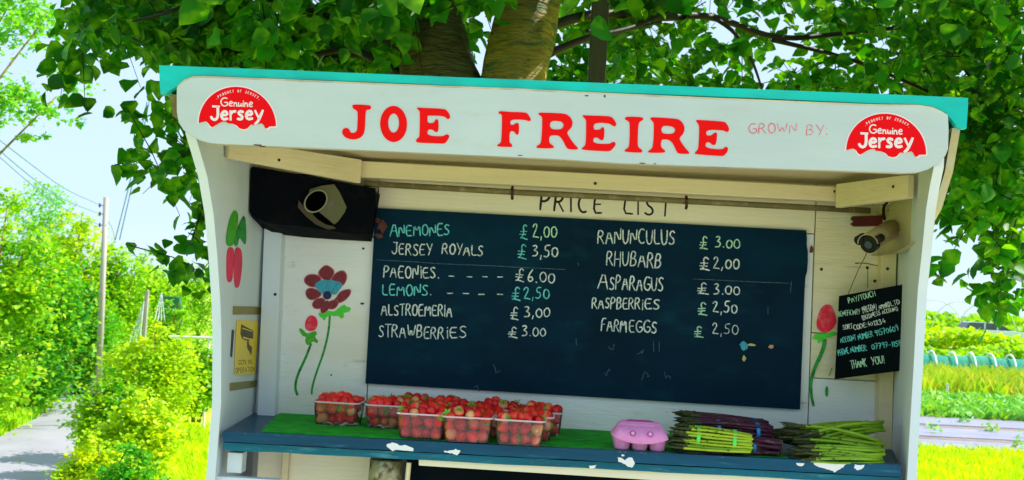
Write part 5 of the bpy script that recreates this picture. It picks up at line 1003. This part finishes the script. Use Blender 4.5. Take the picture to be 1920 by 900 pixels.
for k in range(26):   # seedlings on the film, each a plant of its own
    x = random.uniform(4.0, 9.0); y = random.choice((10.5,11.6,12.3,13.4))+random.uniform(-.1,.1)+x*.02; C = np.array([x,y,.06])+rng.normal(size=(26,3))*np.array([.07,.06,.035]); C[:,2] = np.abs(C[:,2])+.035; C = C[(np.abs(C-C.mean(0)) < .075).all(1)]
    o = npmesh('seedling', leaves(C, .06, QP, .1), 4, QF, 'crop_leaf'); tag(o, 'small green seedling growing on the pale plastic film strips', 'seedling', 'seedlings on the film strips')
# net tunnel
tn = empty('net_tunnel', (13,27,0), 'low teal net tunnel with white hoops across the vegetable field', 'crop tunnel')
mb = MB(); k = 8; vs = []; xs_ = np.linspace(7, 24, 35)
for x in xs_:
    for j in range(k+1): a = pi*j/k; vs.append((x, 26.5+(x-7)*.05-.45*cos(a), .02+.56*sin(a)*(1+.05*math.sin(x*9))))
mb.add(vs, [(i*(k+1)+j, (i+1)*(k+1)+j, (i+1)*(k+1)+j+1, i*(k+1)+j+1) for i in range(len(xs_)-1) for j in range(k)]); attach(mb.build('net', 'teal_net', None, smooth=True), tn)
for px_ in (1747,1786,1822,1860,1898,1936):
    P = onY(px_, 700, 26.6); mb = MB(); mb.tube([(P.x, 26.5+(P.x-7)*.05-.50*cos(pi*j/10), .0+.68*sin(pi*j/10)) for j in range(11)], .026, 6); attach(mb.build('hoop', 'white_metal', None, smooth=True), tn)
mb = MB(); P = onZ(1776,748,0); mb.tube([(P.x,P.y,0),(P.x,P.y,.30)], .03, 6); o = mb.build('marker_stake', 'white_metal', None); tag(o, 'small white marker stake in the vegetable rows', 'stake')
# high arches of polytunnel frames on the horizon
for k, px_ in enumerate((1750,1800,1850,1905)):
    P = onY(px_, 640, 70); mb = MB(); mb.tube([(P.x+2.0*cos(pi*j/12), 70, 2.75*sin(pi*j/12)**.8) for j in range(13)], .03, 5); o = mb.build('tunnel_arch', 'far_roof', None, smooth=True); tag(o, ['leftmost','second','third','rightmost'][k]+' bare pale grey polytunnel arch standing against the sky at the right', 'arch', 'bare arches on the horizon')
# parked car behind the hedge
cp = onY(1855, 655, 62); car = empty('parked_car', (cp.x,62,0), 'silver blue parked car seen over the far field hedge', 'car')
def cl(name, mat, prof, y0, y1, bev=.03):
    mb = MB(); m = len(prof); mb.add([(x,y0,z) for x,z in prof]+[(x,y1,z) for x,z in prof], [tuple(range(m)), tuple(range(m,2*m))[::-1]]+[(i,m+i,m+(i+1)%m,(i+1)%m) for i in range(m)]); o = mb.build(name, mat, None, bevel=bev); o.parent = car; return o
cl('body', 'car_paint', [(-2.1,.3),(2.1,.3),(2.15,.75),(1.9,.9),(1.1,.98),(-1.6,.98),(-2.1,.85)], -.85, .85)
cl('roof', 'car_paint', [(-1.35,1.42),(.25,1.42),(.35,1.38),(-1.45,1.38)], -.62, .62)
cl('cabin_glass', 'car_glass', [(-1.75,.98),(1.05,.98),(.32,1.38),(-1.45,1.38)], -.66, .66, .01)
for x in (-.6,.15):
    mb = MB(); mb.box((x,-.675,.98),(x+.07,-.655,1.38)); o = mb.build('pillar', 'car_paint', None); o.parent = car
for x in (-1.35,1.35):
    for y in (-.8,.8): mb = MB(); mb.tube([(x,y-.1,.33),(x,y+.1,.33)], .33, 16); o = mb.build('wheel', 'tyre', None); o.parent = car

# utility pole and wires
pb_ = onY(183, 760, 16.5); pt = onY(199, 370, 16.5)
up = empty('utility_pole', (pb_.x,16.5,-.75), 'tall slim weathered wooden utility pole rising from the shrubs by the path', 'utility pole')
mb = MB(); mb.tube([(pb_.x,16.5,-.75), (pt.x,16.5,pt.z)], [.062,.046], 12); attach(mb.build('pole', 'pole_wood', None, smooth=True), up)
for py in (385,401,422):
    P = onY(187, py, 16.5); mb = MB(); mb.tube([P+Vector((0,0,-.04)), P, P+Vector((0,0,.04))], [.014,.024,.012], 8); mb.tube([P, Vector((pt.x,16.5,P.z))], .008, 5); attach(mb.build('insulator', 'insulator', None), up)
def wire(name, label, P, r): 
    mb = MB(); mb.tube(chaikin(P, False, 2), r, 5); o = mb.build(name, 'wire', None, smooth=True); tag(o, label, 'wire')
wire('overhead_wire', 'uppermost sagging wire running from the left edge to the pole top', [onY(-30,240,9), onY(50,302,11), onY(120,355,14), onY(187,384,16.5)], .007)
wire('overhead_wire', 'middle sagging wire running from the left edge to the pole', [onY(-30,256,9), onY(40,318,11), onY(110,372,14), onY(187,401,16.5)], .007)
wire('overhead_wire', 'lower wire passing the pale tree towards the pole', [onY(-30,268,9), onY(45,335,11), onY(110,388,14), onY(187,422,16.5)], .006)
wire('overhead_cable', 'left strand of the steep cable pair crossing the sky left of the stall', [onY(276,190,12), onY(248,325,12), onY(216,450,12)], .008)
wire('overhead_cable', 'right strand of the steep cable pair crossing the sky left of the stall', [onY(280,190,12), onY(253,325,12), onY(224,450,12)], .008)
wire('overhead_cable', 'short curved wire hanging right of the pole top', [onY(203,415,16.5), onY(212,430,16.4), onY(216,455,16.4)], .006)
P = onY(274, 545, 13); mb = MB(); mb.tube([(P.x,13,-.7),(P.x+.02,13,P.z)], .035, 8); o = mb.build('garden_post', 'pole_wood', None); tag(o, 'short grey post standing among the trees right of the utility pole', 'post')
for k, (a, b_) in enumerate((((270,565),(243,640)),((303,548),(290,600)))):
    mb = MB(); P, Q = onY(*a, 12.9), onY(*b_, 12.7)
    for j in range(4): mb.tube([P, Q+Vector((.05*j,0,0))], .006, 4)
    o = mb.build('net_tie', 'far_roof', None); tag(o, ['pale frayed netting tied to the short grey post', 'pale netting hanging beside the teal windbreak'][k], 'netting')
mb = MB(); a = [onY(x, y, 22.6) for x, y in ((304,610),(338,612),(336,558),(306,555))]; mb.hexa(a, [p+Vector((0,.15,0)) for p in a]); o = mb.build('windbreak_net', 'far_wall', None); tag(o, 'dark teal windbreak panel among the trees left of the stall', 'windbreak')
rf_ = empty('white_rail_fence', onY(365,632,13.0), 'white rail fence seen between shrubs just left of the stall', 'fence')
mb = MB(); mb.tube([onY(318,631,13), onY(402,634,13)], .02, 8); attach(mb.build('rail', 'white_metal', None), rf_)
for px_ in (340,392): P = onY(px_, 634, 13); mb = MB(); mb.tube([(P.x,13,-.7),P], .02, 8); attach(mb.build('post', 'white_metal', None), rf_)
